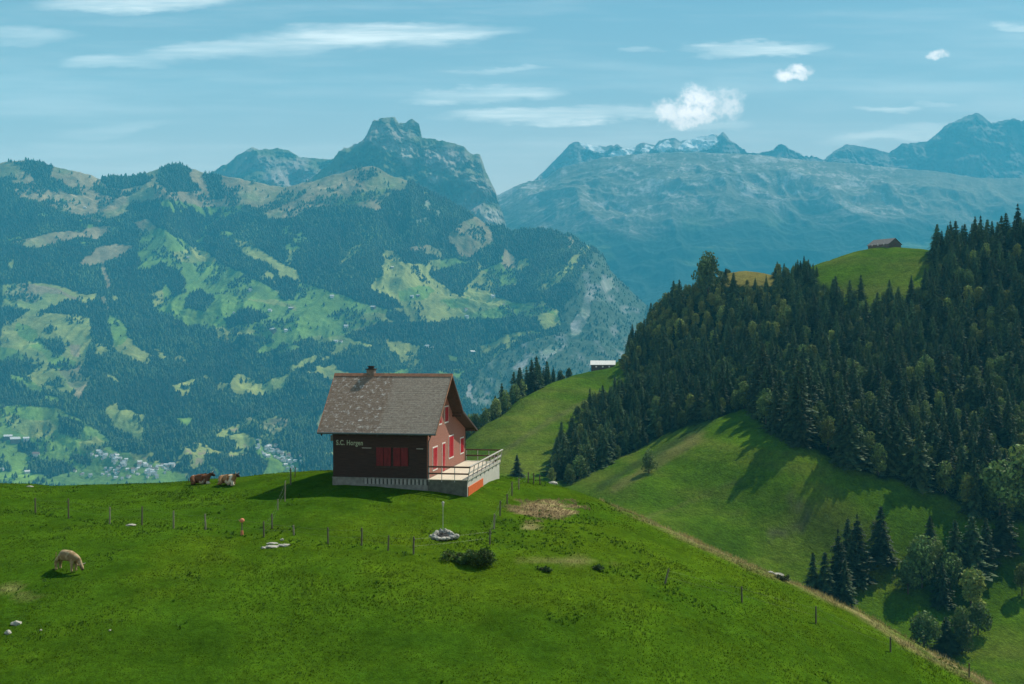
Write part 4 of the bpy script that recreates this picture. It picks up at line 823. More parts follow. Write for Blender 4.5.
gable_window(3.6, 4.5, 4.15, 5.3, 2); gable_window(5.7, 6.9, 4.15, 5.4, 2)
dr = MB().box((.0, 4.7, .02), (.035, 4.8, 2.35)).box((.0, 5.75, .02), (.035, 5.85, 2.35)).box((.0, 4.7, 2.35), (.035, 5.85, 2.45)).build("door", M_lintel, hut)
MB().box((.01, 4.81, .04), (.055, 5.74, 2.34)).box((.0551, 4.95, .3), (.07, 5.6, 1.1)).box((.0551, 4.95, 1.3), (.07, 5.6, 2.1)).build("door_leaf", M_red, dr)
MB().tube((.056, 5.6, 1.1), (.12, 5.6, 1.1), .02).build("handle", M_steel, dr)
# terrace
TW = 3.2
te = MB().box((.03, -.04, zb), (TW, .16, -.06)).build("terrace", M_twall, hut); te['label'] = 'grey walled terrace base along the gable side'
MB().box((TW - .16, .161, zb), (TW, LD - .3, -.06)).box((.03, LD - .3, zb), (TW, LD - .1, -.06)).build("side_wall", M_white, te)
MB().box((.031, -.12, -.058), (TW + .1, LD, .0)).build("terrace_floor", M_floor, te)
MB().box((TW + .002, .35, -1.35), (TW + .05, 6.2, -.62)).build("orange_sheet", M_orange, te)
ry = MB(); nps = 9
for k in range(nps):
    v = .0 + k * (LD - .1) / (nps - 1); MB().bar((TW + .03, v, -.3), (TW + .24, v, 1.02), .06, .06).build('railing_post', M_steel, te)
for u in (.1, 1.15, 2.2):
    MB().box((u - .025, -.1, -.2), (u + .025, -.05, 1.0)).build("railing_post", M_steel, te); MB().box((u - .025, LD - .07, 0), (u + .025, LD - .02, 1.0)).build("railing_post", M_steel, te)
MB().box((.03, -.1, .93), (TW + .25, -.02, 1.06)).box((.03, -.1, .40), (TW + .12, -.02, .52)).box((.03, LD - .08, .96), (TW + .22, LD, 1.08)).box((.03, LD - .08, .42), (TW + .1, LD, .54)).build("cross_rail", M_rail, te)
MB().bar((TW + .25, -.15, 1.06), (TW + .25, LD + .1, 1.06), .13, .07).bar((TW + .14, -.1, .52), (TW + .14, LD, .52), .05, .15).bar((TW + .08, -.1, .08), (TW + .08, LD, .08), .05, .16).build("side_rail", M_railw, te)
MB().bar((TW + .19, -.1, .97), (TW + .19, LD, .97), .05, .07).bar((TW + .09, -.1, .46), (TW + .09, LD, .46), .04, .07).build("side_rail", M_rail, te)
MB().box((2.3, LD - .9, .42), (TW - .1, LD - .5, .48)).box((2.4, LD - .85, 0), (2.48, LD - .55, .42)).box((TW - .3, LD - .85, 0), (TW - .22, LD - .55, .42)).build("bench", M_rail, te)
def ongrid(px, py): return FG.hit(px, py, 50, 118)

# ------------------------------------------------------------------ fence posts
M_post = mat("grey_post_wood", (.13, .105, .08), .9, .35, 4, .5, 20, stretch=(1, 1, .2)); M_post2 = mat("pale_post_wood", (.26, .22, .17), .9, .3, 4, .5, 20, stretch=(1, 1, .2))
M_ins = mat("insulator_plastic", (.03, .03, .03), .4); M_wire = mat("fence_wire_metal", (.25, .25, .25), .5, metallic=.4)
def post_proto(mt, seed):
    r = random.Random(seed); rt = empty("fence_post")
    m = MB(); m.tube((0, 0, -.35), (r.uniform(-.02, .02), r.uniform(-.02, .02), 1.0), .062, .052, 8).tube((0, 0, 1.0), (0, 0, 1.03), .052, .035, 8); m.build("post", mt, rt)
    MB().tube((.05, 0, .86), (.10, 0, .86), .018, n=6).tube((.10, 0, .84), (.10, 0, .89), .022, n=6).build("insulator", M_ins, rt); return rt
pp = [post_proto(M_post, 1), post_proto(M_post2, 2)]; pu = [False, False]
posts = []
def fpost(px, by, ty, label, k=0, lean=0.0, thin=1.0, group=None):
    p = ongrid(px, by); h = (by - ty) / F * p.y
    if pu[k]: o = copy_tree(pp[k])
    else: o = pp[k]; pu[k] = True
    o.location = p; o.scale = (thin, thin, h / 1.03); o.rotation_euler = (random.uniform(-.04, .04), lean + random.uniform(-.03, .03), random.uniform(0, 6)); tag(o, label, 'fence post', group)
    posts.append((p, h)); return p
left = [(35.5, 513, 498, 0, 'leftmost grey post of the pasture fence'), (68.4, 519, 499, 0, 'thick grey post, second from the left in the pasture fence'), (109.7, 524, 507, 1, 'third post from the left in the pasture fence, left of the small white stone'), (142, 526, 507, 0, 'post just right of the small white stone in the pasture'), (173.7, 528.5, 511, 1, 'pale post, fifth from the left in the pasture fence'), (205.8, 530, 514, 1, 'pale post, last before the orange headed stake'),
        (264, 538, 522, 0, 'fence post just left of the line that climbs to the hut corner'), (294, 536, 526, 1, 'short pale post behind the white flat stones'), (328, 545, 528.5, 0, 'dark fence post right of the white flat stones'), (361.5, 546, 528, 0, 'middle post of the row in front of the hut'), (388, 551, 535.5, 0, 'post below the shaded hut wall, second left of the stone ring'), (413.5, 554.5, 537, 0, 'fence post just left of the stone fire ring'),
        (272, 529, 514, 0, 'lowest post of the line climbing to the left hut corner'), (278, 511, 500, 1, 'thin pale post, second up the line to the left hut corner'), (285, 502, 481, 1, 'tall thin pale post near the tip of the hut shadow'), (290.6, 485, 468, 0, 'dark post standing in the hut shadow at the crest'), (295, 477, 467, 0, 'small post on the crest left of the hut'),
        (489.7, 544.5, 530, 0, 'post rising behind the right side of the bush'), (494, 530, 515, 1, 'pale post right of the fire ring'), (500, 516, 500.5, 0, 'dark post halfway up the line right of the terrace'), (507, 504, 494, 0, 'small dark post on the line right of the terrace'), (512, 496, 482, 0, 'post right of the white terrace wall'), (519, 490, 479, 1, 'pale post in the line beyond the terrace corner'),
        (528, 483, 472, 0, 'dark post near the crest left of the bare patch'), (533.5, 484, 473, 0, 'second dark post near the crest above the bare patch'), (540, 485, 475, 0, 'rightmost of three posts at the crest above the bare patch'),
        (665, 584, 568, 0, 'leaning dark post on the near slope below the crest'), (742, 603, 587, 0, 'post with a tuft of dry grass, first on the right slope'), (816, 624, 607, 0, 'thick short post in the middle of the right slope'), (890.5, 652, 637, 0, 'post near the crest of the right slope'), (969, 677, 663, 0, 'lowest rightmost post on the right slope')]
lp = [fpost(px, by, ty, lab, k, (.5 if px == 665 else 0), .7 if px in (285, 278, 295) else 1.0) for (px, by, ty, k, lab) in left]
def wires(name, seq, label):
    m = MB()
    for (i, j) in zip(seq[:-1], seq[1:]):
        (a, ha), (b, hb) = posts[i], posts[j]
        for f in (.86, .45):
            pa = a + Vector((0, 0, ha * f)); pb = b + Vector((0, 0, hb * f)); md = (pa + pb) / 2 - Vector((0, 0, .05)); m.tube(pa, md, .0022, n=4).tube(md, pb, .0022, n=4)
    tag(m.build(name, M_wire), label, 'wire')
wires("fence_wire", [0, 1, 2, 3, 4, 5, 6, 7, 8, 9, 10, 11, 17], 'thin wires strung between the posts of the pasture fence')
wires("fence_wire", [6, 12, 13, 14, 15, 16], 'thin wires climbing to the left hut corner'); wires("fence_wire", [17, 18, 19, 20, 21, 22, 23, 24, 25], 'thin wires right of the terrace'); wires("fence_wire", [26, 27, 28, 29, 30], 'thin wires along the right slope')

# stake with orange float and rope
p = ongrid(242, 536); st_ = empty("marker_stake", p); tag(st_, 'wooden stake with an orange ball on top and an orange wrap at its foot', 'stake')
MB().tube((0, 0, -.3), (0, 0, 1.0), .045, .04).build("stake", M_post, st_); M_or2 = mat("faded_orange_plastic", (.62, .20, .10), .6, .2, 6)
MB().rock((0, 0, 1.02), .17, (1, 1, .95), 2, .06, 3).build("ball", M_or2, st_, True); MB().tube((0, 0, .02), (0, 0, .32), .11, .09).build("wrap", M_or2, st_)
q = ongrid(231, 500); m = MB(); a = p + Vector((0, 0, .95))
for k in range(6):
    t0, t1 = k / 6, (k + 1) / 6; m.tube(a.lerp(q, t0) - Vector((0, 0, .5 * math.sin(math.pi * t0))) * (1 if k else 1), a.lerp(q, t1) - Vector((0, 0, .5 * math.sin(math.pi * t1) if k < 5 else 0)), .012, n=4)
tag(m.build("rope", M_or2), 'thin orange rope running from the orange headed stake up the meadow', 'rope')
# pole with a white lamp beside the fire ring
p = ongrid(443, 531); lp_ = empty("lamp_pole", p); tag(lp_, 'thin pole with a small white head beside the stone fire ring', 'lamp')
MB().tube((0, 0, -.3), (0, 0, 1.75), .022, .018).build("pole", M_steel, lp_); MB().tube((0, 0, 1.72), (0, 0, 2.02), .05, .10).tube((0, 0, 2.02), (0, 0, 2.08), .10, .05).build("lamp_head", M_white, lp_)
# fire ring
p = ongrid(443, 539); fr = empty("fire_ring", p); fr.scale = (.86, .86, .95); tag(fr, 'round fire pit ringed with pale limestone blocks in front of the hut', 'fire pit'); rr_ = random.Random(5)
for k in range(13):
    a = k * 6.283 / 13; back = .5 + .5 * math.sin(a); x, y = math.cos(a) * .74, math.sin(a) * .80; hh = .14 + .24 * back
    MB().rock((x, y, hh * .55), rr_.uniform(.21, .28), (1.05, .95, hh / .26 * .9), 2, .22, k).build("stone", M_stone if k % 4 else M_plinth, fr)
MB().rock((1.02, -.05, .12), .24, (1.3, .9, .8), 2, .2, 31).build("stone", M_stone, fr); MB().rock((-.95, .1, .1), .2, (1.2, .9, .8), 2, .2, 33).build("stone", M_stone, fr)
MB().rock((0, -.05, .12), .56, (1, 1, .42), 2, .15, 40).build("ash_bed", M_ash, fr)
for k in range(5): a = rr_.uniform(0, 6); MB().tube((math.cos(a) * .45, math.sin(a) * .4, .16), (-math.cos(a) * .35, -math.sin(a) * .3, .42), .05).build("log", M_barnstone, fr)
# stones lying in the grass
def stone(px, py, r_, sq, label, seed, name="stone"):
    p = ongrid(px, py); tag(MB().rock((0, 0, .02), r_, sq, 2, .2, seed).build(name, M_stone), label, 'stone').location = p
for a in [(263.5, 548.5, .16, (1, .8, .6), 'small pale stone at the left end of the flat white stones', 1), (272.5, 547.5, .42, (1.3, .8, .25), 'long flat white stone lying in the short grass, the biggest of its group', 2), (284, 546, .33, (1.2, .8, .3), 'flat white stone at the right of its group', 3), (282, 540.5, .14, (1, .8, .7), 'little upright stone just above the flat white stones', 4), (272, 544, .3, (1.2, .7, .3), 'thin flat stone behind the long white one', 15),
          (131, 526, .30, (1.3, .8, .3), 'flat white stone between two posts of the pasture fence', 5), (16, 625, .24, (1.4, .9, .6), 'upper of two white stones at the lower left edge', 6), (8, 634, .18, (1.1, 1, .8), 'lower of two white stones at the lower left edge', 7), (41, 632, .07, (1, 1, .7), 'tiny pale stone right of the two white stones', 8), (110, 632, .07, (1, 1, .7), 'tiny pale stone alone in the lower left meadow', 9),
          (553, 484, .32, (1.4, .9, .7), 'white stone on the crest beyond the posts', 10), (777, 574, .4, (1.4, .8, .6), 'pale boulder on the crest of the right slope', 11), (770, 571, .22, (1.2, .8, .6), 'small pale rock left of the boulder on the right crest', 12), (30, 487, .2, (1.5, 1, .5), 'dark clod near the left crest of the meadow', 14)]: stone(*a)
# ------------------------------------------------------------------ barns on the hillside
M_tin = mat("pale_tin_roof", (.75, .72, .66), .5, .12, 1.5); M_brownroof = mat("brown_tile_roof", (.12, .11, .105), .85, .2, 1.2, .4, 4); M_barn = mat("old_barn_boards", (.10, .075, .055), .9, .3, 1.5, .4, 4, stretch=(3, 3, .4))  # tin roof has one even pale colour
def barn(name, p, w, d, hw, hr, rz, mr, label, cat, ov=.6):
    o = empty(name, p, rz); tag(o, label, cat)
    MB().prism([(-w / 2, -d / 2, -4), (-w / 2, d / 2, -4), (-w / 2, d / 2, hw), (-w / 2, 0, hw + hr), (-w / 2, -d / 2, hw)], (w, 0, 0)).build("wall", M_barn, o)
    th = .2; sl = hr / (d / 2)
    for s in (-1, 1):
        y0, y1 = s * (d / 2 + ov), 0; z0, z1 = hw - ov * sl + .05, hw + hr + .05
        MB().prism([(-w / 2 - ov, y0, z0), (-w / 2 - ov, y1 + s * .002, z1), (-w / 2 - ov, y1 + s * .002, z1 + th), (-w / 2 - ov, y0, z0 + th)], (w + 2 * ov, 0, 0)).build("roof", mr, o)
    for k in range(3): MB().box((-w / 2 + w * (.18 + k * .28), -d / 2 - .05, .8), (-w / 2 + w * (.18 + k * .28) + 1.0, -d / 2 + .02, 1.8)).build("window", M_lintel, o)
    MB().box((w / 2 - .02, -1.1, 0), (w / 2 + .06, 1.1, 2.2)).build("door", M_rail, o); return o
p = MID.hit(603, 369, 500, 760); barn("barn", p + Vector((0, 0, .2)), 14.5, 8, 2.6, 2.2, R(-6), M_tin, 'long low barn with a bright pale roof on the spur crest', 'barn')
p = MID.hit(886, 246.5, 500, 760); barn("alpine_hut", p + Vector((0, 3, -.3)), 16, 12, 1.4, 3.6, R(-58), M_brownroof, 'brown roofed alpine hut on top of the green ridge', 'hut')
# ------------------------------------------------------------------ far farmhouses and villages
M_hw = mat("house_render", (.62, .58, .52), .85, .06, .3); M_hw2 = mat("house_timber", (.16, .11, .08), .85, .2, .3); M_r1 = mat("red_brown_tiles", (.20, .12, .095), .85, .15, .4); M_r2 = mat("grey_tiles", (.27, .27, .27), .7, .15, .4); M_r3 = mat("pale_roof", (.56, .55, .53), .6, .1, .4)
hp = []
for (w, d, hw, hr, mw, mr) in [(13, 10, 5.5, 3.5, M_hw, M_r1), (11, 9, 6, 3, M_hw, M_r2), (18, 11, 4.5, 3.5, M_hw2, M_r3), (15, 10, 5, 3.5, M_hw, M_r3)]:
    o = empty("farmhouse"); MB().prism([(-w / 2, -d / 2, -8), (-w / 2, d / 2, -8), (-w / 2, d / 2, hw), (-w / 2, 0, hw + hr), (-w / 2, -d / 2, hw)], (w, 0, 0)).build("wall", mw, o)
    m = MB()
    for s in (-1, 1): m.prism([(-w / 2 - .8, s * (d / 2 + .8), hw - .5), (-w / 2 - .8, s * .002, hw + hr + .1), (-w / 2 - .8, s * .002, hw + hr + .5), (-w / 2 - .8, s * (d / 2 + .8), hw)], (w + 1.6, 0, 0))
    m.build("roof", mr, o); hp.append([o, False])
def house(px, py, kind, s, label, cat='house', group=None, rz=None):
    h = far_hit(px, py)
    if h is None: return
    o, u = hp[kind]
    if u: o = copy_tree(o)
    else: hp[kind][1] = True
    o.location = h; o.scale = (s, s, s); o.rotation_euler = (0, 0, random.uniform(-.9, .9) if rz is None else rz); tag(o, label, cat, group)
for (a) in [(85, 208, 3, 1.0, 'single white roofed hut high on the brown alp, upper left'), (250, 291, 3, 1.5, 'white roofed farm in the upper part of the big green meadow'), (270, 311, 3, 1.2, 'white roofed farmhouse beside the tree clump in the green meadow'), (291, 309, 2, 1.3, 'wide grey farm right of the tree clump in the green meadow'), (234, 313, 3, .8, 'small hut among scattered trees left of the meadow farms'),
          (273, 331, 2, 1.8, 'long barn on the track below the green meadow'), (286, 331, 3, 1.2, 'farmhouse at the right end of the meadow track'), (176, 325, 0, .8, 'lone house in the scrub left of the tan field'), (332, 297, 3, 1.3, 'white roofed farm at the forest foot, above the hut roof left'), (373, 308, 2, 1.4, 'grey roofed farm in the middle of the bright meadow'), (346, 327, 3, 1.3, 'white roofed farm left of the long dark wood'), (336, 342, 3, 1.2, 'left of two houses by the road above the hut roof'), (341, 342, 0, 1.1, 'right of two houses by the road above the hut roof'),
          (412, 297, 3, 1.1, 'pale farmhouse in the high central meadow'), (418, 296, 2, 1.0, 'barn right of the pale farmhouse in the high central meadow'), (392, 268, 2, 1.0, 'hut in the brown clearing above the central meadow'), (427, 347, 3, 1.3, 'left house of the hamlet below the long dark wood'), (432, 348, 0, 1.1, 'right house of the hamlet below the long dark wood'), (466, 310, 0, 1.2, 'upper farmhouse between the two tan fields'), (467, 317, 3, 1.2, 'lower farmhouse between the two tan fields'), (493, 297, 3, 1.5, 'white roofed farm left of the steep wooded nose'), (504, 305, 0, .8, 'small house near the trees left of the steep wooded nose'),
          (472, 353, 2, 1.6, 'long building on the terrace above the waterfall cliff'), (502, 350, 3, .8, 'white hut beside the diagonal meadow strip'), (8, 438, 2, 1.6, 'farm building at the far left edge'), (15, 441, 2, 1.9, 'long grey roofed farm at the left of the valley'), (26, 440, 3, 1.4, 'farm building at the right of the left valley farm group'), (36, 456, 0, 1.7, 'red roofed house above the left valley trees'), (27, 473, 3, 1.2, 'white house among the trees near the left crest'), (188, 258, 2, .8, 'hay hut in the upper corner of the green meadow'), (172, 466, 3, 1.5, 'large white house at the right end of the village'), (2, 470, 3, 1.0, 'white house at the left picture edge above the crest')]: house(*a[:5])
vill = ((96, 456, 2.8, 3), (104, 455, 2.8, 3), (108, 451, 2.0, 2)); k = 0
def hamlet(pts, n, sx, sy, label, group):
    r = random.Random(n)
    for i in range(n):
        t = r.random() * (len(pts) - 1); a = int(t); f = t - a; x = pts[a][0] * (1 - f) + pts[a + 1][0] * f + r.gauss(0, sx); y = pts[a][1] * (1 - f) + pts[a + 1][1] * f + r.gauss(0, sy)
        kd = r.choice((0, 1, 1, 3, 3)); t = (x - pts[0][0]) / (pts[-1][0] - pts[0][0])
        house(x, min(y, 481), kd, r.uniform(.7, 1.2), ('brown roofed ', 'grey roofed ', '', 'white roofed ')[kd] + label + (', left end' if t < .25 else ', right end' if t > .75 else ', centre') + (' and upper row' if y < np.interp(x, [q[0] for q in pts], [q[1] for q in pts]) else ' and lower row'), 'house', group)
hamlet([(95, 455), (108, 456), (120, 463), (135, 469), (155, 470), (168, 469)], 75, 4, 3.2, 'house of the village left of the lying cows', 'houses of the village on the left')
hamlet([(105, 472), (118, 474), (135, 476)], 14, 5, 2.5, 'house below the left village', 'lower houses of the left village')
hamlet([(260, 448), (272, 452), (285, 460), (293, 468)], 55, 5, 4.0, 'house of the village beside the hut', 'houses of the village beside the hut')
hamlet([(78, 472), (85, 476)], 4, 4, 2, 'house apart from the left village', 'scattered houses left of the village')

# ------------------------------------------------------------------ cows
def cow_mat(name, base, patch, scale=2.2, thr=.55):
    m = bpy.data.materials.new(name); m.use_nodes = True; t = m.node_tree; p = t.nodes['Principled BSDF']; p.inputs['Roughness'].default_value = .75; p.inputs['Specular IOR Level'].default_value = .2
    co = t.nodes.new('ShaderNodeTexCoord'); n = t.nodes.new('ShaderNodeTexNoise'); n.inputs['Scale'].default_value = scale; n.inputs['Detail'].default_value = 2; t.links.new(co.outputs['Object'], n.inputs['Vector'])
    r = t.nodes.new('ShaderNodeValToRGB'); r.color_ramp.elements[0].position = thr; r.color_ramp.elements[1].position = thr + .03; r.color_ramp.elements[0].color = (*base, 1); r.color_ramp.elements[1].color = (*patch, 1)
    t.links.new(n.outputs['Fac'], r.inputs[0]); t.links.new(r.outputs[0], p.inputs['Base Color']); return m
def skin(name, verts, edges, radii, mt, parent, levels=2):
    me = bpy.data.meshes.new(name); me.from_pydata(verts, edges, []); o = bpy.data.objects.new(name, me); col.objects.link(o)
    md = o.modifiers.new("s", 'SKIN'); md.use_smooth_shade = True
    for i, r in enumerate(radii): me.skin_vertices[0].data[i].radius = (r, r) if isinstance(r, (int, float)) else r
    me.skin_vertices[0].data[0].use_root = True; sb = o.modifiers.new("b", 'SUBSURF'); sb.levels = levels; sb.render_levels = levels
    dg = bpy.context.evaluated_depsgraph_get(); dg.update(); nm = bpy.data.meshes.new_from_object(o.evaluated_get(dg)); bpy.data.objects.remove(o)
    nm.name = name; nm.materials.clear(); return link(name, nm, parent, mt)
def cow(px, py, rz, lying, mt, mh, label):
    p = ongrid(px, py); root = empty("cow", p, rz); root.scale = (1.1,) * 3 if lying else (.92, .92, .92); tag(root, label, 'cow')
    if not lying:   # standing, head down to graze, facing +x
        V_ = [(0, 0, 1.02), (-.45, 0, 1.06), (-.82, 0, 1.10), (.40, 0, 1.04), (.74, 0, 1.10), (1.02, 0, .92), (1.22, 0, .62), (1.40, 0, .36), (1.50, 0, .20)]; E = [(0, 1), (1, 2), (0, 3), (3, 4), (4, 5), (5, 6), (6, 7), (7, 8)]; Rr = [(.36, .40), (.35, .38), (.26, .30), (.34, .40), (.26, .33), (.17, .24), (.12, .17), (.115, .13), (.075, .08)]
        for (x, s) in ((.62, 1), (.62, -1), (-.72, 1), (-.72, -1)):
            b = 4 if x > 0 else 2; n = len(V_); jx = 0 if x > 0 else -.10
            V_ += [(x + jx * .3, .17 * s, .74), (x + jx + (.04 if x > 0 else -.02), .18 * s, .44), (x + jx, .18 * s, .22), (x + jx + .02, .18 * s, .03)]; E += [(b, n), (n, n + 1), (n + 1, n + 2), (n + 2, n + 3)]; Rr += [(.15, .16) if x > 0 else (.17, .22), .12, .085, .09]
        head = Vector((1.28, 0, .52)); hz = -1.05
    else:           # lying on the chest with folded legs, head up, facing +x
        V_ = [(0, 0, .42), (-.45, 0, .44), (-.82, 0, .38), (.36, 0, .46), (.62, 0, .54), (.80, .05, .72), (.92, .08, .86), (1.10, .10, .80), (1.24, .11, .70)]; E = [(0, 1), (1, 2), (0, 3), (3, 4), (4, 5), (5, 6), (6, 7), (7, 8)]; Rr = [(.40, .42), (.38, .40), (.24, .27), (.35, .40), (.24, .28), (.16, .2), (.13, .15), (.12, .12), (.08, .085)]
        n = len(V_); V_ += [(-.45, -.42, .30), (-.10, -.58, .16), (-.50, -.66, .09), (.85, -.24, .16), (1.10, -.26, .09), (.72, -.30, .07)]; E += [(1, n), (n, n + 1), (n + 1, n + 2), (4, n + 3), (n + 3, n + 4), (n + 4, n + 5)]; Rr += [(.24, .26), .12, .07, .12, .075, .06]
        head = Vector((.96, .08, .90)); hz = -.45
    body = skin("body", V_, E, Rr, mt, root)
    # head hair colour cap, ears, horns, tail
    d = Vector((math.cos(hz), 0, math.sin(hz))); up = Vector((-math.sin(hz), 0, math.cos(hz)))
    hd = skin("head", [tuple(head + up * .02), tuple(head + d * .18), tuple(head + d * .40)], [(0, 1), (1, 2)], [(.135, .14), (.12, .125), (.09, .09)], mh, root)
    for s in (-1, 1):
        MB().rock(head + Vector((0, s * .22, 0)) + up * .05, .10, (.5, 1.2, .45), 1, .05, 1).build("ear", mh, root, True)
        MB().tube(head + Vector((0, s * .09, 0)) + up * .10, head + Vector((0, s * .20, 0)) + up * .26, .028, .010, 6).build("horn", M_lintel, root)
    t0 = Vector((-1.02, 0, 1.16)) if not lying else Vector((-1.02, 0, .45)); m = MB(); m.tube(t0, t0 + Vector((-.06, 0, -.4 if lying else -.6)), .03, .02, 6)
    if not lying: m.tube(t0 + Vector((-.06, 0, -.6)), t0 + Vector((-.05, 0, -.85)), .05, .02, 6)
    m.build("tail", mt, root); return root
M_cream = cow_mat("cream_hide", (.25, .16, .075), (.38, .27, .15), 2.5, .5); M_brownc = cow_mat("brown_white_hide", (.14, .055, .022), (.62, .52, .40), 1.6, .62); M_tanc = cow_mat("tan_white_hide", (.30, .16, .07), (.62, .52, .38), 1.4, .55); M_dark = cow_mat("dark_face", (.022, .014, .010), (.04, .025, .02)); M_muz = cow_mat("cream_face", (.16, .10, .055), (.05, .035, .025), 4, .5)
cow(67, 571, R(-26), False, M_cream, M_muz, 'cream cow grazing alone at the left, head down')
cow(200, 484.5, R(-14), True, M_brownc, M_dark, 'dark brown and white cow lying on the crest, the left of two')
cow(228, 485, R(-38), True, M_tanc, M_dark, 'tan and white cow lying on the crest nearer to the hut')

# ------------------------------------------------------------------ bush in the fence line, weeds
def shrub(px, py, r, h, n, seed, base, label, cat='bush', size=.16, name="bush", sx=1.0):
    p = ongrid(px, py); rr = np.random.default_rng(seed); V_ = []; C = []; nl = 12
    cs = [(np.array([rr.uniform(-1, 1) * r * .8 * sx, rr.uniform(-.5, .5) * r, h * rr.uniform(.15, .55)]), r * rr.uniform(.25, .42), rr.uniform(.7, 1.3)) for _ in range(nl)]
    for i in range(n):
        c, rad, tone = cs[rr.integers(nl)]; d = rr.normal(size=3); d /= np.linalg.norm(d); q = c + d * rad * np.array([1, 1, .8]) * rr.uniform(.5, 1.1); q[2] = max(q[2], .02)
        u = rr.normal(size=3); u /= np.linalg.norm(u); v = rr.normal(size=3); v /= np.linalg.norm(v); s = size * rr.uniform(.5, 1.2); V_ += [q - u * s * .5, q + u * s * .5, q + v * s]; C += [tone * rr.uniform(.7, 1.3)] * 3
    V_ = np.array(V_); rt = empty(name, p); tag(rt, label, cat); me = np_mesh("foliage", V_, np.arange(len(V_)).reshape(-1, 3)); set_attr(me, 'Col', np.array(base) * np.array(C)[:, None]); link("foliage", me, rt, M_leaf)
    m = MB(); r_ = random.Random(seed)
    for k in range(6): m.tube((r_.uniform(-.5, .5) * r * sx, 0, -.1), (r_.uniform(-.8, .8) * r * sx, r_.uniform(-.3, .3), h * .6), .02, .008, 5)
    m.build("stems", M_bark, rt)
shrub(468, 564, 1.35, 1.35, 4200, 5, (.095, .16, .035), 'low dark sprawling bush just below the stone fire ring', sx=1.45)
shrub(545, 571, .5, .35, 500, 6, (.045, .085, .022), 'small dark clump of weeds below the bare patch, left one', size=.13); shrub(598, 571, .4, .4, 450, 7, (.045, .085, .022), 'small dark clump of weeds below the bare patch, right one', size=.13)
shrub(781, 580, .7, .4, 600, 8, (.07, .11, .05), 'pale low bush beside the boulder on the right crest', size=.14)

# ------------------------------------------------------------------ grass
def grass(n, name, ymin, ymax, hmin, hmax, w, label, weight=None, colmul=1.0, blades=3, colfix=None, sel=None):
    yv = np.sqrt(rng.uniform(ymin ** 2, ymax ** 2, n)); pxv = rng.uniform(-40, 1064, n); xv = (pxv - 512) / F * yv; zv = FG.z(xv, yv); px, py = proj(xv, yv, zv)
    n1 = fbm(xv / 6, yv / 6, 4, 21); n2 = fbm(xv / 1.5, yv / 1.5, 4, 31)
    ok = (py < 700) & (py > 455)
    # keep clear of hut and terrace
    c_, s_ = math.cos(YAW), math.sin(YAW); du = (xv + 6.72) * c_ + (yv - 88) * s_; dv = -(xv + 6.72) * s_ + (yv - 88) * c_; ok &= ~((du > -W - .1) & (du < TW + .1) & (dv > -.15) & (dv < LD + .1))
    if sel is not None: ok &= sel(px, py, n1, n2, xv, yv)
    xv, yv, zv, px, py, n1, n2 = (q[ok] for q in (xv, yv, zv, px, py, n1, n2)); m = len(xv)
    c, _, _, _, _, dry = fg_color(xv, yv, zv); d = dry_mask(px, py, n1, n2)[:, None]; c = (c * (1 - d) + dry * d) * colmul
    if colfix is not None: c = np.tile(colfix, (m, 1)) * (1 - d * .0)
    c = c * rng.uniform(.75, 1.45, (m, 1)); h = rng.uniform(hmin, hmax, m)
    if weight is not None: h = h * weight(px, py, n1, n2)
    Vs = np.zeros((m, blades * 3, 3)); 
    for b in range(blades):
        a = rng.uniform(0, 6.28, m); o = rng.uniform(0, .05, m) + w * .4; bx = xv + np.cos(a) * o; by = yv + np.sin(a) * o; dx = -np.sin(a) * w; dy = np.cos(a) * w; ln = rng.uniform(.2, .8, m) * h
        Vs[:, b * 3, 0] = bx - dx; Vs[:, b * 3, 1] = by - dy; Vs[:, b * 3, 2] = zv - .03; Vs[:, b * 3 + 1, 0] = bx + dx; Vs[:, b * 3 + 1, 1] = by + dy; Vs[:, b * 3 + 1, 2] = zv - .03
        Vs[:, b * 3 + 2, 0] = bx + np.cos(a) * ln; Vs[:, b * 3 + 2, 1] = by + np.sin(a) * ln; Vs[:, b * 3 + 2, 2] = zv + h
    me = np_mesh(name, Vs.reshape(-1, 3), np.arange(m * blades * 3).reshape(-1, 3)); set_attr(me, 'Col', np.repeat(c, blades * 3, axis=0))
    tag(link(name, me, None, M_blade), label, 'grass', None, 'stuff')
M_blade = attr_mat("grass_blades", rough=.7, noises=((.5, .2),), translucent=.3, spec=.2)
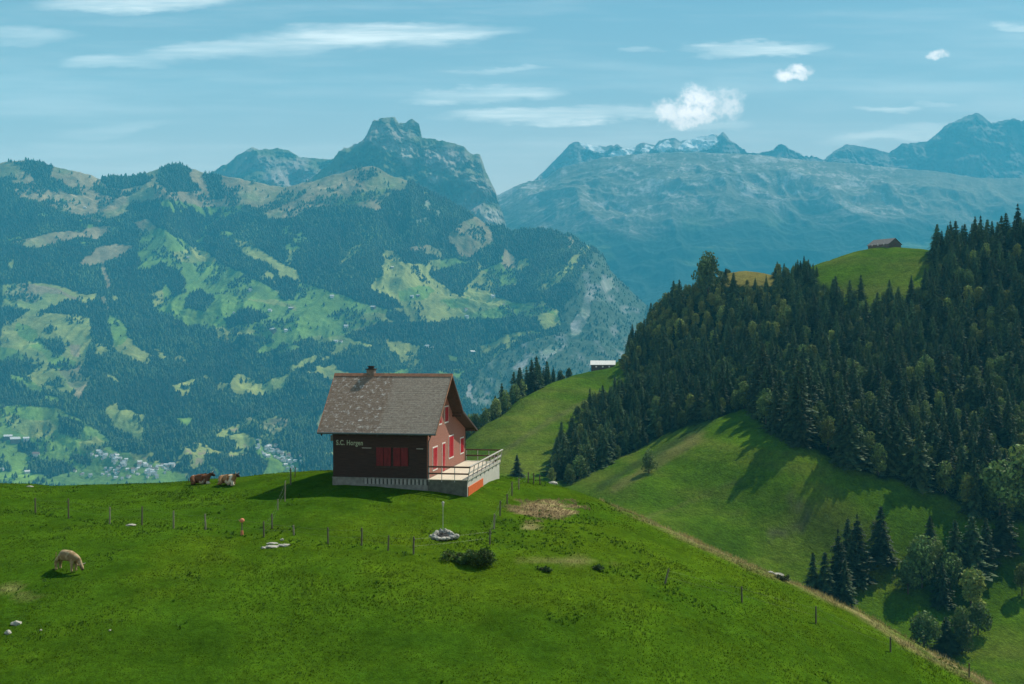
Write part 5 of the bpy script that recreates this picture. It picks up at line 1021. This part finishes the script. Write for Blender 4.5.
grass(260000, "grass", 50, 122, .03, .09, .026, 'short green grass covering the near hill', weight=lambda px, py, n1, n2: np.clip(.75 + 1.1 * n1 + .8 * n2, .35, 2.2), sel=lambda px, py, n1, n2, x, y: (rng.uniform(0, 1, len(px)) < .55 + .8 * n2 + .4 * (py > 560)))
grass(90000, "dry_grass", 66, 110, .15, .42, .02, 'tall straw coloured grass along the right crest', colfix=(.30, .25, .10), sel=lambda px, py, n1, n2, x, y: (px > 600) & (np.abs(py - crest_py(px)) < 4 + 5 * n1) & (rng.uniform(0, 1, len(px)) < .25 + n2))
grass(60000, "straw", 80, 100, .05, .16, .03, 'dry brown stalks lying on the bare patch of the hill', colfix=(.27, .195, .11), sel=lambda px, py, n1, n2, x, y: ((px - 549) / 33) ** 2 + ((py - 510) / 11) ** 2 < 1 + 1.8 * n2)
def fence_line(px, py):
    lx = np.array([0, 35, 68, 110, 142, 174, 206, 264, 294, 328, 361, 388, 413, 440]); ly = np.array([512, 513, 519, 524, 526, 528, 530, 538, 540, 545, 546, 551, 554, 558]); return np.abs(py - np.interp(px, lx, ly))
grass(60000, "weeds", 55, 110, .05, .17, .07, 'darker leafy weeds in tufts and along the fence on the near hill', colfix=(.042, .098, .006), sel=lambda px, py, n1, n2, x, y: (rng.uniform(0, 1, len(px)) < .6) & (((fence_line(px, py) < 2.2) & (px < 445) & (rng.uniform(0, 1, len(px)) < .5)) | (fbm(x / 3.2, y / 3.2, 4, 171) > .48 - .28 * ((px > 470) & (px < 640) & (py < 590) & (py > 500))) & (rng.uniform(0, 1, len(px)) < .8)) & ~((px > 300) & (px < 480) & (py < 530)))

# ------------------------------------------------------------------ the air of the valley
hm = bpy.data.materials.new("haze_air"); hm.use_nodes = True; t = hm.node_tree; t.nodes.clear(); mo = t.nodes.new('ShaderNodeOutputMaterial'); pv = t.nodes.new('ShaderNodeVolumePrincipled')
pv.inputs['Color'].default_value = (*HAZE_COLOR, 1); pv.inputs['Density'].default_value = HAZE_DENSITY; pv.inputs['Anisotropy'].default_value = 0.0; t.links.new(pv.outputs[0], mo.inputs['Volume'])
hz = MB().box((-9550, -850, -1501), (9550, 14050, 3300)).build("haze", hm); tag(hz, 'blue haze filling the valley air', 'haze', None, 'stuff')
